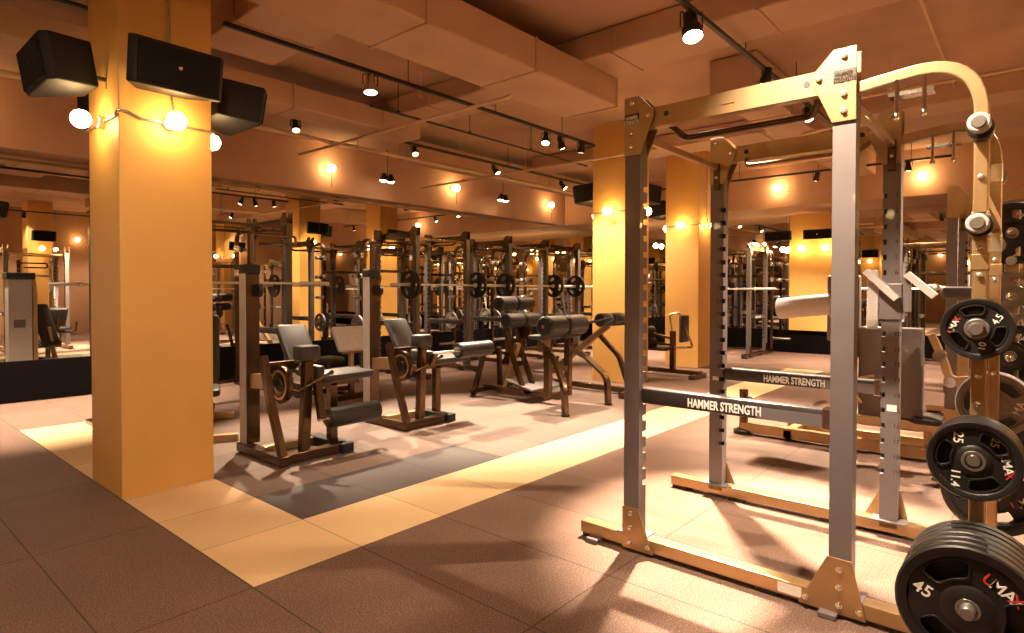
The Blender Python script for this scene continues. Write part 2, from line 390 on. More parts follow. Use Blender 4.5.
def twin(label, loc, aims, energy):
    p = Vector(loc); o = thing('twin_spotlight', label, 'spotlight', (p.x, p.y, p.z), 0, 'twin spotlights in front of the bulkhead')
    MB().cyl((0, 0, 0.06), (0, 0, ZC - p.z), 0.009, n=8).build('drop_rod', M_pipeblk, o)
    MB().bx(-0.12, 0.12, -0.02, 0.02, 0.04, 0.07).build('crossbar', M_pipeblk, o)
    for sx, aim in zip((-0.085, 0.085), aims):
        L = Vector((sx, 0, -0.02)); d = (Vector(aim) - p - L).normalized()
        c = MB().lathe([(0.035, -0.13), (0.045, -0.10), (0.068, -0.02), (0.070, 0.0), (0.064, -0.004)], L, d, 18).build('lamp_can', M_black, o)
        MB().lathe([(0.001, 0.030), (0.035, 0.024), (0.064, 0.0)], L, d, 18).build('lens', M_lens, c)
        if energy: add_spot(o, L + d * 0.03, L + d * 2, energy, 75)
    return o
def globe(label, loc, base, group=None, r=0.048, stem=None, glow=None):
    """bare globe lamp on a bracket; base = point on the wall"""
    p = Vector(loc); b = Vector(base)
    o = thing('globe_lamp', label, 'wall lamp', b, 0, group)
    d = (p - b); dn = d.normalized()
    MB().lathe([(0.045, 0.0), (0.045, 0.035), (0.03, 0.04)], (0, 0, 0), dn, 16).build('junction_box', M_bolt, o)
    MB().lathe([(0.022, 0.03), (0.022, d.length - r * 0.8)], (0, 0, 0), dn, 14).build('lamp_holder', M_bolt, o)
    if stem:
        MB().tube([d + Vector((0, 0, -0.02)), d + Vector(stem)], 0.006, 6).build('stem', M_pipeblk, o)
    MB().ball(d, r, 10).build('bulb', glow or M_bulb, o)
    return o

track('black lamp track running from the corner column over the leg machines', (2.2, 4.95), (7.6, 4.95), 3.50)
track('black lamp track over the front power rack', (3.4, 2.0), (9.5, 2.0), 3.50)
track('black lamp track close to the bulkhead along the mirror wall', (1.2, 6.92), (12.4, 6.92), 3.50)
track('unseen lamp track added out over the right side machines', (5.0, -1.0), (12.0, -1.0), 3.50)  # out of view, added to carry extra lamps for the right side
track('unseen lamp track added over the walkway beside the corner column', (-3.0, 1.0), (2.6, 1.0), 3.50)  # out of view, added to carry extra lamps for the foreground
track('black lamp track toward the right mirror wall', (11.8, 1.0), (11.8, 6.6), 3.50)

K = 1.0
def SP(label, loc, aim, e, size=70, **kw): return spotlight(label, loc, 3.50, aim, e * K, size, **kw)
# over the leg machines
SP('round white lamp on track above the leg extension machine', (3.62, 4.95, 3.30), (3.45, 4.5, 0), 420, 60, scale=1.25, canm=M_bolt)
SP('brightest starburst lamp on track before the middle column', (6.42, 4.95, 3.32), (5.0, 4.1, 0), 2100, 44)
SP('lit lamp just right of the starburst lamp', (6.80, 4.95, 3.32), (7.85, 4.75, 0.9), 650, 60)
SP('unlit dark lamp nearest the middle yellow column', (7.25, 4.95, 3.34), (7.6, 5.6, 0), 0, 60, lens=M_lensdim)
# over the rack
SP('bright lamp on track over the left end of the power rack', (4.43, 2.0, 3.30), (3.50, 1.08, 0), 5000, 44, scale=1.5)
SP('small dark lamp behind the power rack top beam', (6.05, 2.0, 3.36), (6.4, 3.0, 0), 1500, 60, lens=M_lensdim)
SP('tilted lamp seen under the rack top beam', (7.55, 2.0, 3.34), (6.3, 1.1, 0), 2200, 60)
# along the bulkhead
SP('dark lamp on bulkhead track nearest the corner column', (3.95, 6.92, 3.33), (3.25, 5.1, 0), 1700, 44, lens=M_lensdim)
SP('dark lamp on bulkhead track past the first yellow reflection', (5.85, 6.92, 3.36), (4.7, 4.7, 0), 1900, 40, lens=M_lensdim)
SP('white lamp turned sideways on the bulkhead track', (7.65, 6.92, 3.34), (8.05, 5.15, 1.1), 1300, 62)
SP('lamp on bulkhead track beyond the back extension bench', (9.6, 6.92, 3.34), (10.45, 5.15, 1.1), 1300, 62)
SP('lamp at the far end of the bulkhead track', (11.4, 6.92, 3.34), (11.2, 8.0, 0), 1500, 80)
SP('lamp on bulkhead track left of the corner column', (1.65, 6.92, 3.33), (1.3, 8.6, 0), 1500, 80)
# right side and far wall
SP('unseen added lamp over the plate storage posts', (5.6, -1.0, 3.34), (4.4, 0.7, 0.4), 1500,60)  # lamps on this side track are unseen, added for their light
SP('unseen added lamp above the seated machine behind the rack', (7.4, -1.0, 3.34), (6.4, 0.6, 0.5), 1800, 65)
SP('unseen added lamp above the distant rack row', (9.6, -1.0, 3.34), (9.4, 0.8, 0), 1800, 70)
SP('lamp facing the far bench by the third column', (11.8, 3.0, 3.34), (12.9, 4.0, 0), 1100, 80)
SP('lamp near the far dumbbell tower', (11.8, 5.6, 3.34), (12.6, 6.6, 0), 1600, 80)
SP('lamp toward the far right mirror', (11.8, 1.6, 3.34), (12.8, 1.6, 0), 1600, 80)
# over the walkway: unseen lamps added to light the near floor and rack
SP('unseen added lamp over the walkway, first from the duct', (1.9, 1.0, 3.34), (2.79, 0.30, 1.0), 1150, 62)
SP('unseen added lamp over the walkway, second from the duct', (0.2, 1.0, 3.34), (1.2, 3.6, 0.3), 260, 90)
SP('unseen added lamp over the walkway, farthest from the duct', (-1.8, 1.0, 3.34), (0.0, 4.0, 0.0), 260, 90)

track('black lamp track over the open floor behind the viewer', (-3.5, -2.2), (13.0, -2.2), 3.50)
for k, nm in enumerate(('first', 'second', 'third', 'fourth', 'fifth', 'sixth', 'seventh', 'eighth')):
    x = -2.0 + 1.95 * k
    SP('%s lamp along the open floor track, seen in the mirror' % nm, (x, -2.2, 3.33), (x - 0.1, -3.4, 0.7), 420, 95)
twin('twin floodlight in front of bulkhead beside the corner column', (3.05, 8.75, 3.33), [(2.4, 9.0, 0), (3.6, 8.7, 0)], 850)
twin('twin floodlight in front of bulkhead between two yellow reflections', (6.75, 8.75, 3.32), [(6.3, 8.8, 0), (7.2, 8.8, 0)], 850)
twin('twin floodlight in front of bulkhead near the far corner', (9.85, 8.75, 3.33), [(9.5, 8.8, 0), (10.3, 8.8, 0)], 850)
twin('twin floodlight in front of bulkhead left of the corner column', (0.4, 8.75, 3.33), [(0.2, 8.8, 0), (0.9, 8.8, 0)], 850)

BY = Y1 - 0.16
GB = None
for (x, z, lab) in ((5.80, 3.42, 'globe lamp on bulkhead above the leg extension machine'),
                    (8.72, 3.46, 'globe lamp on bulkhead above the back extension bench'),
                    (11.95, 3.46, 'globe lamp on bulkhead in the far corner'),
                    (1.0, 3.40, 'globe lamp on bulkhead left of the corner column')):
    globe(lab, (x, BY - 0.14, z), (x, BY, z), GB, 0.066, stem=(0, 0, -0.32))
globe('globe lamp on the far bulkhead above the distant rack', (12.7 - 0.13, 3.9, 3.40), (12.7, 3.9, 3.40), GB, 0.07, stem=(0, -0.25, -0.10))
globe('globe lamp on the far bulkhead behind the rack storage arch', (12.7 - 0.13, 1.5, 3.35), (12.7, 1.5, 3.35), GB, 0.07)
for y, z, bx_, lab in ((3.35, 2.27, 0.10, 'globe lamp on the yellow wall pier, end nearer the plate posts'), (3.82, 2.27, 0.10, 'globe lamp in the middle of the yellow wall pier'),
                       (4.22, 2.27, 0.0, 'globe lamp on the mirror right beside the yellow wall pier'), (4.90, 2.40, 0.0, 'globe lamp on the right wall mirror nearer the dumbbell tower'),
                       (6.35, 2.5, 0.0, 'globe lamp on the right wall hidden behind the third column, seen in mirrors'), (7.30, 2.5, 0.0, 'globe lamp on the right wall seen above the dumbbell tower'),
                       (8.25, 2.5, 0.0, 'globe lamp on the right wall in the far mirror corner')):
    globe(lab, (X1 - bx_ - 0.15, y, z), (X1 - bx_, y, z), GB, 0.062)

def column_lamps(x, y, z, who, sides='wse', r=0.048, zz=None):
    """globes on the faces of a column with a conduit round it"""
    zz = zz or z
    where = {'w': ('left flank', (x - 0.13, y + 0.30, z), (x, y + 0.30, z)),
             's': ('front face', (x + 0.30, y - 0.13, z), (x + 0.30, y, z)),
             'e': ('right flank', (x + CW + 0.13, y + 0.3, z), (x + CW, y + 0.3, z)),
             'n': ('mirror side', (x + 0.3, y + CD + 0.13, z), (x + 0.3, y + CD, z))}
    for s in sides:
        nm, p, b = where[s]
        globe('globe lamp on the %s of the %s' % (nm, who), p, b, None, r)
    t = thing('conduit', 'metal conduit band round the %s' % who, 'conduit', (x, y, z))
    e = 0.012
    MB().tube(fillet([(-e, 0.62, 0), (-e, 0.03, 0.0), (-e, -e, 0.03), (0.05, -e, 0.03), (0.12, -e, 0), (CW + e, -e, 0), (CW + e, 0.60, 0)], 0.015, 3), 0.009, 8).build('run', M_bolt, t)
    MB().tube([(0.34, -e, 0.0), (0.30, -e, 0.25), (0.30, -e, ZC - z)], 0.009, 8).build('riser', M_bolt, t)
column_lamps(SX, CYF, 2.49, 'corner column', 'wsen', 0.06)
column_lamps(7.80, CYF, 2.53, 'middle column', 'wsen', 0.06)
column_lamps(10.20, CYF, 2.52, 'third column', 'wsen', 0.06)
column_lamps(9.3, -3.0, 2.52, 'column reflected behind the leg extension', 'nw', 0.06)
column_lamps(4.0, -3.2, 2.52, 'column reflected past the corner column', 'ne', 0.06)
column_lamps(-3.2, 4.475, 2.52, 'column reflected in the right wall', 'se', 0.06)
column_lamps(-3.0, -1.0, 2.52, 'second column reflected in the right wall', 'ne', 0.06)

column_lamps(6.6, -3.2, 2.52, 'second mirrored column', 'nwe', 0.06)
column_lamps(1.4, -3.2, 2.52, 'first mirrored column', 'nwe', 0.06)
column_lamps(12.0, -3.0, 2.52, 'last mirrored column', 'nwe', 0.06)
column_lamps(-3.2, 1.8, 2.52, 'right mirror column', 'nse', 0.06)
for x, nm in ((0.2, 'first'), (2.9, 'second'), (5.6, 'third'), (8.2, 'fourth'), (10.9, 'fifth'), (13.2, 'sixth')):
    globe('%s globe lamp along the back wall, seen in the mirror' % nm, (x, Y0 + 0.13, 2.95), (x, Y0, 2.95), None, 0.07)
for y, nm in ((-2.6, 'first'), (0.4, 'second'), (3.2, 'third'), (6.2, 'fourth')):
    globe('%s globe lamp along the near wall, seen in the right mirror' % nm, (X0 + 0.13, y, 2.95), (X0, y, 2.95), None, 0.07)

# ------------------------------------------------------------------ loudspeakers
def speaker(label, loc, rz, tilt=0.0, w=0.57, h=0.28, d=0.30, roll_=0.0):
    """faces local -Y, back toward +Y"""
    t = thing('loudspeaker', label, 'loudspeaker', loc, rz)
    R = Matrix.Rotation(tilt, 4, 'X') @ Matrix.Rotation(roll_, 4, 'Y')
    a = w / 2
    c = MB()
    ch = 0.035
    c.prism([(-a, -0.02), (-a + ch, -0.06), (a - ch, -0.06), (a, -0.02), (a - 0.13, d - 0.06), (-a + 0.13, d - 0.06)], 'z', -h / 2, h / 2)
    c.xf(R).build('cabinet', M_spk, t, 0.012, 3)
    MB().bx(-a + 0.045, a - 0.045, -0.074, -0.055, -h / 2 + 0.02, h / 2 - 0.02).xf(R).build('grille', M_grille, t, 0.006)
    b_ = MB().lathe([(0.001, -0.004), (0.010, -0.003), (0.012, 0.0)], (0, -0.074, 0), (0, -1, 0), 12); b_.xf(R); b_.build('badge', M_bolt, t)
    m = MB().tube(fillet([(0, d - 0.08, 0.0), (0, d + 0.05, 0.0), (0, d + 0.05, -0.06)], 0.02), 0.014, 8); m.build('bracket', M_pipeblk, t)
    return t
def col_speakers(x, y, z, who, sides='wse'):
    for s in sides:
        if s == 's': speaker('black loudspeaker on the front face of the %s' % who, (x + 0.23, y - 0.32, z), 0.0, 0.16)
        if s == 'w': speaker('black loudspeaker on the left flank of the %s' % who, (x - 0.34, y + 0.24, z), -PI / 2, 0.16)
        if s == 'e': speaker('black loudspeaker on the right flank of the %s' % who, (x + CW + 0.34, y + 0.26, z), PI / 2, 0.16)
        if s == 'n': speaker('black loudspeaker on the mirror side of the %s' % who, (x + 0.3, y + CD + 0.33, z), PI, 0.16)
col_speakers(SX, CYF, 2.765, 'corner column', 'wsen')
col_speakers(7.80, CYF, 2.86, 'middle column', 'en')
col_speakers(10.20, CYF, 2.86, 'third column', 'n')
for yy, nm in ((4.25, 'nearer the dumbbell tower'), (3.45, 'nearer the plate posts')):
    speaker('black loudspeaker on the right wall pier, the one %s' % nm, (X1 - 0.42, yy, 2.55), -PI / 2, 0.1, 0.58, 0.20)
for (x, y) in ((9.3, -3.0), (4.0, -3.2)):
    speaker('black loudspeaker on the column reflected %s' % ('behind the leg extension' if x > 5 else 'past the corner column'), (x + 0.3, y + CD + 0.33, 2.86), PI, 0.16)

# ------------------------------------------------------------------ power rack
def notched(x0, x1, y0, y1, z0, z1, side, inner, zs, hh=0.030, dy=0.022):
    """upright with slots cut in the inner corner; side=+1/-1 (y side), inner=+1/-1 (x half)"""
    m = MB(); xm = (x0 + x1) / 2; z = z0
    xa, xb = (xm, x1) if inner > 0 else (x0, xm); xc, xd = (x0, xm) if inner > 0 else (xm, x1)
    ya, yb = (y0, y1 - dy) if side > 0 else (y0 + dy, y1)
    for q in zs:
        m.bx(x0, x1, y0, y1, z, q - hh / 2)
        m.bx(xc, xd, y0, y1, q - hh / 2, q + hh / 2); m.bx(xa, xb, ya, yb, q - hh / 2, q + hh / 2)
        z = q + hh / 2
    return m.bx(x0, x1, y0, y1, z, z1)

BOLT = {}
def bolts(pts, x, sgn, parent, r=0.011):
    if (r, sgn) not in BOLT:
        BOLT[(r, sgn)] = MB().lathe([(r * 1.25, 0), (r * 1.25, 0.004), (r, 0.005), (r * 0.85, 0.012), (0.001, 0.014)], (0, 0, 0), (sgn, 0, 0), 10).mesh('bolt', M_bolt)
    for (y, z) in pts:
        o = bpy.data.objects.new('bolt', BOLT[(r, sgn)]); COL.objects.link(o); o.location = (x, y, z); o.parent = parent

HORN_Z = (1.95, 1.60, 1.23, 0.775, 0.317)
def make_rack(label, loc, M_gold=M_gold, M_steel=M_steel):
    t = thing('power_rack', label, 'power rack', loc)
    zs = [0.36 + 0.085 * k for k in range(19)]
    for sx in (-1, 1):                       # near / far frame
        for sy, y0, y1 in ((-1, 0.54, 0.628), (1, -0.44, -0.354)):
            xa, xb = (-0.588, -0.514) if sx < 0 else (0.514, 0.588)
            u = notched(xa, xb, y0, y1, 0.05, 2.22, sy, -sx, zs).build('upright', M_steel, t)
            xm = (xa + xb) / 2; yi = (y1 - 0.022) if sy < 0 else (y0 + 0.022)
            yi = (y1 - 0.022) if sy > 0 else (y0 + 0.022)
            MB().bx(xm - 0.0015, xm + 0.0015, min(yi, yi + sy * 0.021), max(yi, yi + sy * 0.021), 0.3, 1.95).bx(min(xm, xm - sx * 0.036), max(xm, xm - sx * 0.036), yi - 0.0015, yi + 0.0015, 0.3, 1.95).build('slot_shade', M_black, u)  # black strips inside the slots stand in for their inner shade
            yo = y0 if sy > 0 else y1
            if sx > 0:
                text('hole_numbers', '\n'.join(str(k) for k in range(1, 20)), 0.034, (0.5125, (y0 + y1) / 2 - 0.008 * sy - 0.01, zs[-1] + 0.016), M_ink, u, line=2.49, align='LEFT')
            # base plate under each upright
            c = (y0 + y1) / 2
            MB().bx(xa - 0.03 * (sx > 0), xb + 0.03 * (sx < 0), c - 0.085, c + 0.085, 0.085, 0.093).build('base_plate', M_steel, t)
            # bottom and top gussets, on both faces of the frame
            s = -sy                          # outward direction in y
            o_, i_ = c + s * 0.045, c - s * 0.045
            xo = sx * 0.589; xo2 = sx * 0.598
            if sy < 0: bp = [(o_ + 0.002, 0.018), (o_ + 0.002, 0.235), (i_ + 0.004, 0.235), (i_ - 0.085, 0.018)]
            else: bp = [(i_ + 0.115, 0.018), (i_ + 0.002, 0.25), (o_, 0.25), (o_ - 0.055, 0.018)]
            g = MB().prism(bp, 'x', xo, xo2).build('base_gusset', M_gold, t, 0.002)
            bl = [(c, 0.205), (c, 0.13), (c, 0.055)] + ([(i_ - 0.055, 0.05)] if sy < 0 else [(i_ + 0.085, 0.05), (o_ - 0.03, 0.05)])
            bolts(bl, xo2, sx, g)
            tp = [(o_, 2.06), (o_, 2.36), (i_ + s * 0.004, 2.36), (i_ - s * 0.075, 2.275), (i_ - s * 0.075, 2.235), (i_, 2.06)]
            g = MB().prism(tp, 'x', xo, xo2).build('top_gusset', M_gold, t, 0.002)
            bolts([(c, 2.325), (c, 2.17), (c, 2.10), (i_ - s * 0.05, 2.25)], xo2, sx, g)
            if sx < 0:
                pl = MB().bx(-0.6005, -0.598, c - 0.042, c + 0.040, 2.222, 2.272).build('name_plate', M_ink, g)
                text('lettering', 'HAMMER\nSTRENGTH', 0.026, (-0.6012, c, 2.264), M_white if sy < 0 else M_bronze, pl, line=0.86, sx=0.62 if sy > 0 else 0.66, bold=0.0006)
            xo, xo2 = sx * 0.505, sx * 0.513
            g = MB().prism(tp, 'x', xo, xo2).build('top_gusset', M_gold, t, 0.002)
            bolts([(c, 2.325), (c, 2.10), (i_ - s * 0.05, 2.25)], xo, -sx, g)
        xc = sx * 0.551
        # base rail
        MB().bx(xc - 0.037, xc + 0.037, -0.90, 0.90, 0.022, 0.088).build('base_rail', M_gold, t, 0.006)
        for fy in (0.80, -0.36):
            MB().bx(xc + sx * 0.02, xc + sx * 0.085, fy - 0.035, fy + 0.035, 0.0, 0.024).build('floor_clip', M_steel, t, 0.003)
        for fy in (0.84, 0.45, -0.1, -0.84):
            MB().bx(xc - 0.03, xc + 0.03, fy - 0.05, fy + 0.05, 0.0, 0.023).build('rubber_foot', M_black, t)
        if sx < 0:
            for fy in (0.0 - 0.20,):
                MB().bx(xc - 0.0385, xc - 0.037, fy - 0.05, fy + 0.05, 0.034, 0.078).build('sticker', M_label, t)
        # top side beam, channel section with slots
        b = MB().bx(xc - 0.03, xc + 0.03, -0.40, 0.58, 2.275, 2.29).bx(xc - 0.03, xc + 0.03, -0.40, 0.58, 2.19, 2.20).bx(xc - 0.032 if sx < 0 else xc - 0.032, xc - 0.022, -0.40, 0.58, 2.19, 2.29)
        bm_ = b.build('top_beam', M_gold, t)
        for yy in (0.40, -0.25): MB().lathe([(0.014, 0), (0.014, 0.002), (0.001, 0.002)], (xc - 0.032, yy, 2.245), (-1, 0, 0), 14).build('hole_plug', M_ink, bm_)
        MB().bx(xc - 0.035, xc - 0.0325, 0.06, 0.13, 2.232, 2.262).build('emblem_plate', M_gold, bm_)
        # pull-up bar below the beam
        MB().tube(fillet([(xc + 0.01, 0.42, 2.22), (xc - sx * 0.10, 0.36, 2.14), (xc - sx * 0.10, -0.24, 2.14), (xc + 0.01, -0.30, 2.22)], 0.05), 0.016, 12).build('pull_up_bar', M_bronze if sx < 0 else M_gold, t)
        # arch and rear post
        arch = fillet([(xc, -0.38, 2.185), (xc, -0.845, 2.24), (xc, -0.845, 0.03)], 0.22, 10)
        sp_ = MB().rtube(arch, 0.056, 0.046, (1, 0, 0)).build('storage_post', M_gold, t, 0.006)
        bolts([(-0.845, z) for z in (1.78, 1.52, 1.42, 1.05, 0.95, 0.6)], xc - 0.028, -1, sp_, 0.009)
        MB().bx(xc - 0.031, xc + 0.031, -0.872, -0.818, 1.44, 1.50).build('post_collar', M_gold, t, 0.003)
        # weight horns
        for i, z in enumerate(HORN_Z):
            L = 0.15 if i < 2 else (0.14, 0.17, 0.36)[i - 2]
            xs = xc + sx * 0.028
            h = MB().lathe([(0.040, 0.0), (0.040, 0.012), (0.024, 0.014), (0.0235, L), (0.019, L + 0.006), (0.001, L + 0.006)], (xs, -0.845, z), (sx, 0, 0), 20).build('weight_horn', M_pin, t)
            if i < 2:
                MB().lathe([(0.041, 0.03), (0.041, 0.055), (0.035, 0.060), (0.025, 0.06)], (xs, -0.845, z), (sx, 0, 0), 20).build('stop_collar', M_rubber, h)
                MB().lathe([(0.024, L - 0.045), (0.034, L - 0.045), (0.034, L - 0.004), (0.030, L), (0.018, L), (0.017, L + 0.003), (0.001, L + 0.003)], (xs, -0.845, z), (sx, 0, 0), 20).build('end_cap', M_lgrey, h)
                MB().bx(xs - 0.060 * (sx > 0), xs + 0.060 * (sx < 0), -0.871, -0.819, z - 0.04, z + 0.055).build('saddle', M_bolt, h, 0.003)
        # band hooks hanging from the arch
        hk = MB().bx(xc - 0.034, xc + 0.034, -0.70, -0.55, 2.128, 2.142).build('hook_plate', M_chrome, t)
        for yy in (-0.58, -0.67):
            MB().tube([(xc - 0.033, yy, 2.19), (xc - 0.033, yy, 2.05)], 0.008, 8).lathe([(0.001, -0.012), (0.012, -0.008), (0.013, 0.01), (0.008, 0.016)], (xc - 0.033, yy, 2.045), (0, 0, 1), 10).build('band_hook', M_chrome, hk)
        # safety spotter bar
        x_ = sx * 0.548
        sb = MB().rbx(-0.350, 0.536, 0.782, 0.862, x_ - 0.03, x_ + 0.03, 0.012, 3, Matrix(((0, 0, 1, 0), (1, 0, 0, 0), (0, 1, 0, 0), (0, 0, 0, 1))), 'z').build('safety_bar', M_uph, t)
        MB().bx(x_ - 0.033, x_ + 0.033, -0.352, -0.322, 0.776, 0.866).build('end_bracket', M_chrome, sb, 0.003)
        MB().bx(x_ - 0.0312, x_ - 0.029, -0.322, -0.05, 0.786, 0.838).build('wear_strip', M_steel, sb)
        text('lettering', 'HAMMER STRENGTH', 0.058, (x_ - 0.0315, 0.105, 0.815), M_white, sb, sx=0.65, bold=0.0015)
    # cross members
    for y in (0.584, -0.397):
        MB().bx(-0.515, 0.515, y - 0.016, y + 0.016, 2.15, 2.185).build('cross_tube', M_gold, t, 0.004)
        for sx in (-1, 1):
            s = 1 if y > 0 else -1
            MB().bx(sx * 0.515 - 0.02, sx * 0.515 + 0.02, y - 0.02, y + 0.02, 2.02, 2.19).build('cross_bracket', M_bronze, t, 0.003)
    for z in (0.055, 1.70):
        MB().bx(-0.525, 0.525, -0.867, -0.823, z - 0.025, z + 0.025).build('rear_cross_member', M_gold, t, 0.004)
    return t

rack = make_rack('bronze and grey power rack in front with white plates lettering and loaded storage post', (3.38, 1.0, 0))
rack['label'] = 'large bronze and grey power rack in front, with stacked plates on its storage post'
# numbered-upright carriage with angled bar catches, only on the front rack
cg = MB().bx(0.500, 0.600, -0.452, -0.342, 1.205, 1.405).build('hook_carriage', M_steel, rack, 0.004)
MB().bx(0.498, 0.512, -0.340, -0.285, 1.15, 1.48).build('cheek_plate', M_lgrey, cg, 0.003)
MB().rtube([(0.47, -0.285, 1.475), (0.47, -0.435, 1.32)], 0.075, 0.034, (1, 0, 0)).build('bar_catch', M_lgrey, cg)
MB().rtube([(0.50, -0.475, 1.455), (0.50, -0.60, 1.335)], 0.075, 0.034, (1, 0, 0)).build('bar_catch', M_lgrey, cg)
MB().bx(0.5, 0.55, -0.49, -0.455, 1.25, 1.45).build('cheek_plate', M_steel, cg, 0.003)
MB().bx(0.5105, 0.5125, -0.432, -0.385, 0.70, 0.735).build('sticker', M_label, rack)
MB().bx(0.5105, 0.5125, 0.565, 0.605, 0.775, 0.80).build('sticker', M_label, rack)

# ------------------------------------------------------------------ weight plates
def plate_parts(R, T, rim, matb):
    """rubber plate, axis X, front toward -X, three grip holes; returns [(name, mesh, material)]"""
    m = MB(); ns = 24
    hub, r_in, r_out = 0.36 * R, 0.36 * R, 0.84 * R
    # web with three holes
    rc, dr = 0.625 * R, 0.15 * R; da = math.radians(27)
    hw = T * 0.30
    for k in range(3):
        a0 = 2 * PI * k / 3
        inner, outer = [], []
        n = 28
        for j in range(n):
            ph = 2 * PI * j / n; c, s = math.cos(ph), math.sin(ph)
            q = max(abs(c), abs(s)); u, v = c / q, s / q                  # square boundary
            e = 0.45; cu, su = math.copysign(abs(c) ** e, c), math.copysign(abs(s) ** e, s)
            ra, aa = rc + dr * su, a0 + da * cu
            outer.append(((r_in + r_out) / 2 + v * (r_out - r_in) / 2, a0 + u * PI / 3)); inner.append((ra, aa))
        def P(ra, x): r, a = ra; return (x, -r * math.sin(a), r * math.cos(a))
        vs = [P(p, -hw) for p in outer] + [P(p, -hw) for p in inner] + [P(p, hw) for p in inner] + [P(p, hw) for p in outer]
        fs = []
        for j in range(n):
            i = (j + 1) % n
            for q in range(3): fs.append((q * n + j, q * n + i, (q + 1) * n + i, (q + 1) * n + j))
        m.add(vs, fs, False)
        # raised lip round the hole
        lip = [P((rc + (r - rc) * 1.06, a0 + (a - a0) * 1.05), -hw - 0.002) for r, a in inner]
        m.tube(lip + [lip[0], lip[1]], 0.0035, 6)
    # fill between sector ends is shared; rim and hub lathed (axis +X)
    h = T / 2
    m.lathe([(r_out - 0.004, hw), (r_out - 0.002, h * 0.9), (r_out + 0.01 * R, h), (0.97 * R, h), (R, h * 0.75), (R, -h * 0.75), (0.97 * R, -h), (r_out + 0.01 * R, -h), (r_out - 0.002, -h * 0.9), (r_out - 0.004, -hw)], (0, 0, 0), (1, 0, 0), 64, False)
    m.lathe([(0.026, h), (hub * 0.9, h * 0.9), (hub + 0.004, hw), (hub + 0.004, -hw), (hub * 0.9, -h * 0.9), (0.026, -h)], (0, 0, 0), (1, 0, 0), 40, False)
    ring = MB().lathe([(0.0255, h), (0.034, h), (0.037, h * 0.85), (0.037, -h * 0.85), (0.034, -h - 0.001), (0.0255, -h - 0.001)], (0, 0, 0), (1, 0, 0), 32, False)
    return [('rubber_body', m.mesh('rubber_body', matb), None), ('steel_bushing', ring.mesh('steel_bushing', M_pin), None)]
M_rubg = noisy(mat('lit_grey_rubber', (0.22, 0.19, 0.175), 0.38), 0.15, 30)  # black rubber plates under light: the lit grey is put into the colour
PLATES = {45: plate_parts(0.207, 0.046, 0, M_rubber), 25: plate_parts(0.138, 0.046, 0, M_rubber), 10: plate_parts(0.108, 0.030, 0, M_rubber),
          'g45': plate_parts(0.225, 0.046, 0, M_rubber), 'g25': plate_parts(0.165, 0.042, 0, M_rubg), 's10': plate_parts(0.108, 0.03, 0, M_rubber)}
PT = {45: 0.046, 25: 0.046, 10: 0.030, 'g45': 0.046, 'g25': 0.042, 's10': 0.03}
PR = {45: 0.207, 25: 0.138, 10: 0.108, 'g45': 0.225, 'g25': 0.165, 's10': 0.108}
def plate(kind, loc, turn, label, group=None, rz=0.0, marks=()):
    """turn = clockwise rotation of the plate seen from the front, degrees; marks = [(string, clock angle deg, radius fraction, spin deg, size, material)]"""
    o = thing('weight_plate', label, 'weight plate', loc, rz, group)
    for nm, me, _ in PLATES[kind]:
        b = bpy.data.objects.new(nm, me); COL.objects.link(b); b.parent = o; b.rotation_euler = (math.radians(turn), 0, 0)
    R, T = PR[kind], PT[kind]
    for s, a, rf, spin, size, m in marks:
        a = math.radians(a); r = rf * R
        x = -(T * 0.30 + 0.001) if rf < 0.83 else -T / 2 - 0.001
        text('lettering', s, size, (x, -r * math.sin(a), r * math.cos(a)), m, o, spin=math.radians(spin), bold=size * 0.012)
    return o
def umax(R, a, rf, spin, size):
    """U and X red, MA white, set along a turned baseline"""
    out = []; sp = math.radians(spin); A = math.radians(a)
    cx, cy = rf * R * math.sin(A), rf * R * math.cos(A)               # screen right, up
    for s, off, m in (('U', -0.95, M_red), ('MA', 0.02, M_white), ('X', 0.98, M_red)):
        px, py = cx + math.cos(sp) * off * size * 0.86, cy + math.sin(sp) * off * size * 0.86
        out.append((s, math.degrees(math.atan2(px, py)), math.hypot(px, py) / R, spin, size, m))
    return out

PX, PY = 2.79, 0.155             # near storage post
# stack of six forty-fives
for k in range(6):
    x = 2.755 - 0.0515 * k
    z = HORN_Z[4] - 0.0015
    mk = []
    if k == 5: mk = [('45', -78, 0.62, -24, 0.058, M_white)] + umax(0.207, 45, 0.60, -34, 0.050)
    names = ['black 45 plate innermost of the bottom stack, against the post', 'black 45 plate second from the post in the bottom stack', 'black 45 plate third from the post in the bottom stack', 'black 45 plate fourth from the post in the bottom stack', 'black 45 plate just behind the front one in the bottom stack', 'front 45 plate of the bottom stack with white 45 and red and white lettering']
    plate(45, (x, PY, z), -27 if k == 5 else 33 + 60 * (k % 2), names[k], 'stacked 45 plates on the storage post', 0, mk)
plate(25, (2.755, PY, HORN_Z[3] - 0.001), 35, 'black 25 plate innermost on the middle horn, against the post', '25 plates on the storage post', 0)
plate(25, (2.703, PY, HORN_Z[3] - 0.001), 98, 'black 25 plate second on the middle horn, mostly hidden', '25 plates on the storage post', 0, [('25', 42, 0.60, -100, 0.034, M_label)])
plate(25, (2.651, PY, HORN_Z[3] - 0.001), 40, 'front black 25 plate marked 11.4 on the middle horn', '25 plates on the storage post', 0,
      [('25', -31, 0.63, -92, 0.040, M_white), ('11.4', -143, 0.62, -92, 0.037, M_white)] + umax(0.138, 93, 0.66, -78, 0.036))
plate(10, (2.745, PY, HORN_Z[2] - 0.001), 50, 'black 10 plate at the back of the upper horn', '10 plates on the storage post', 0)
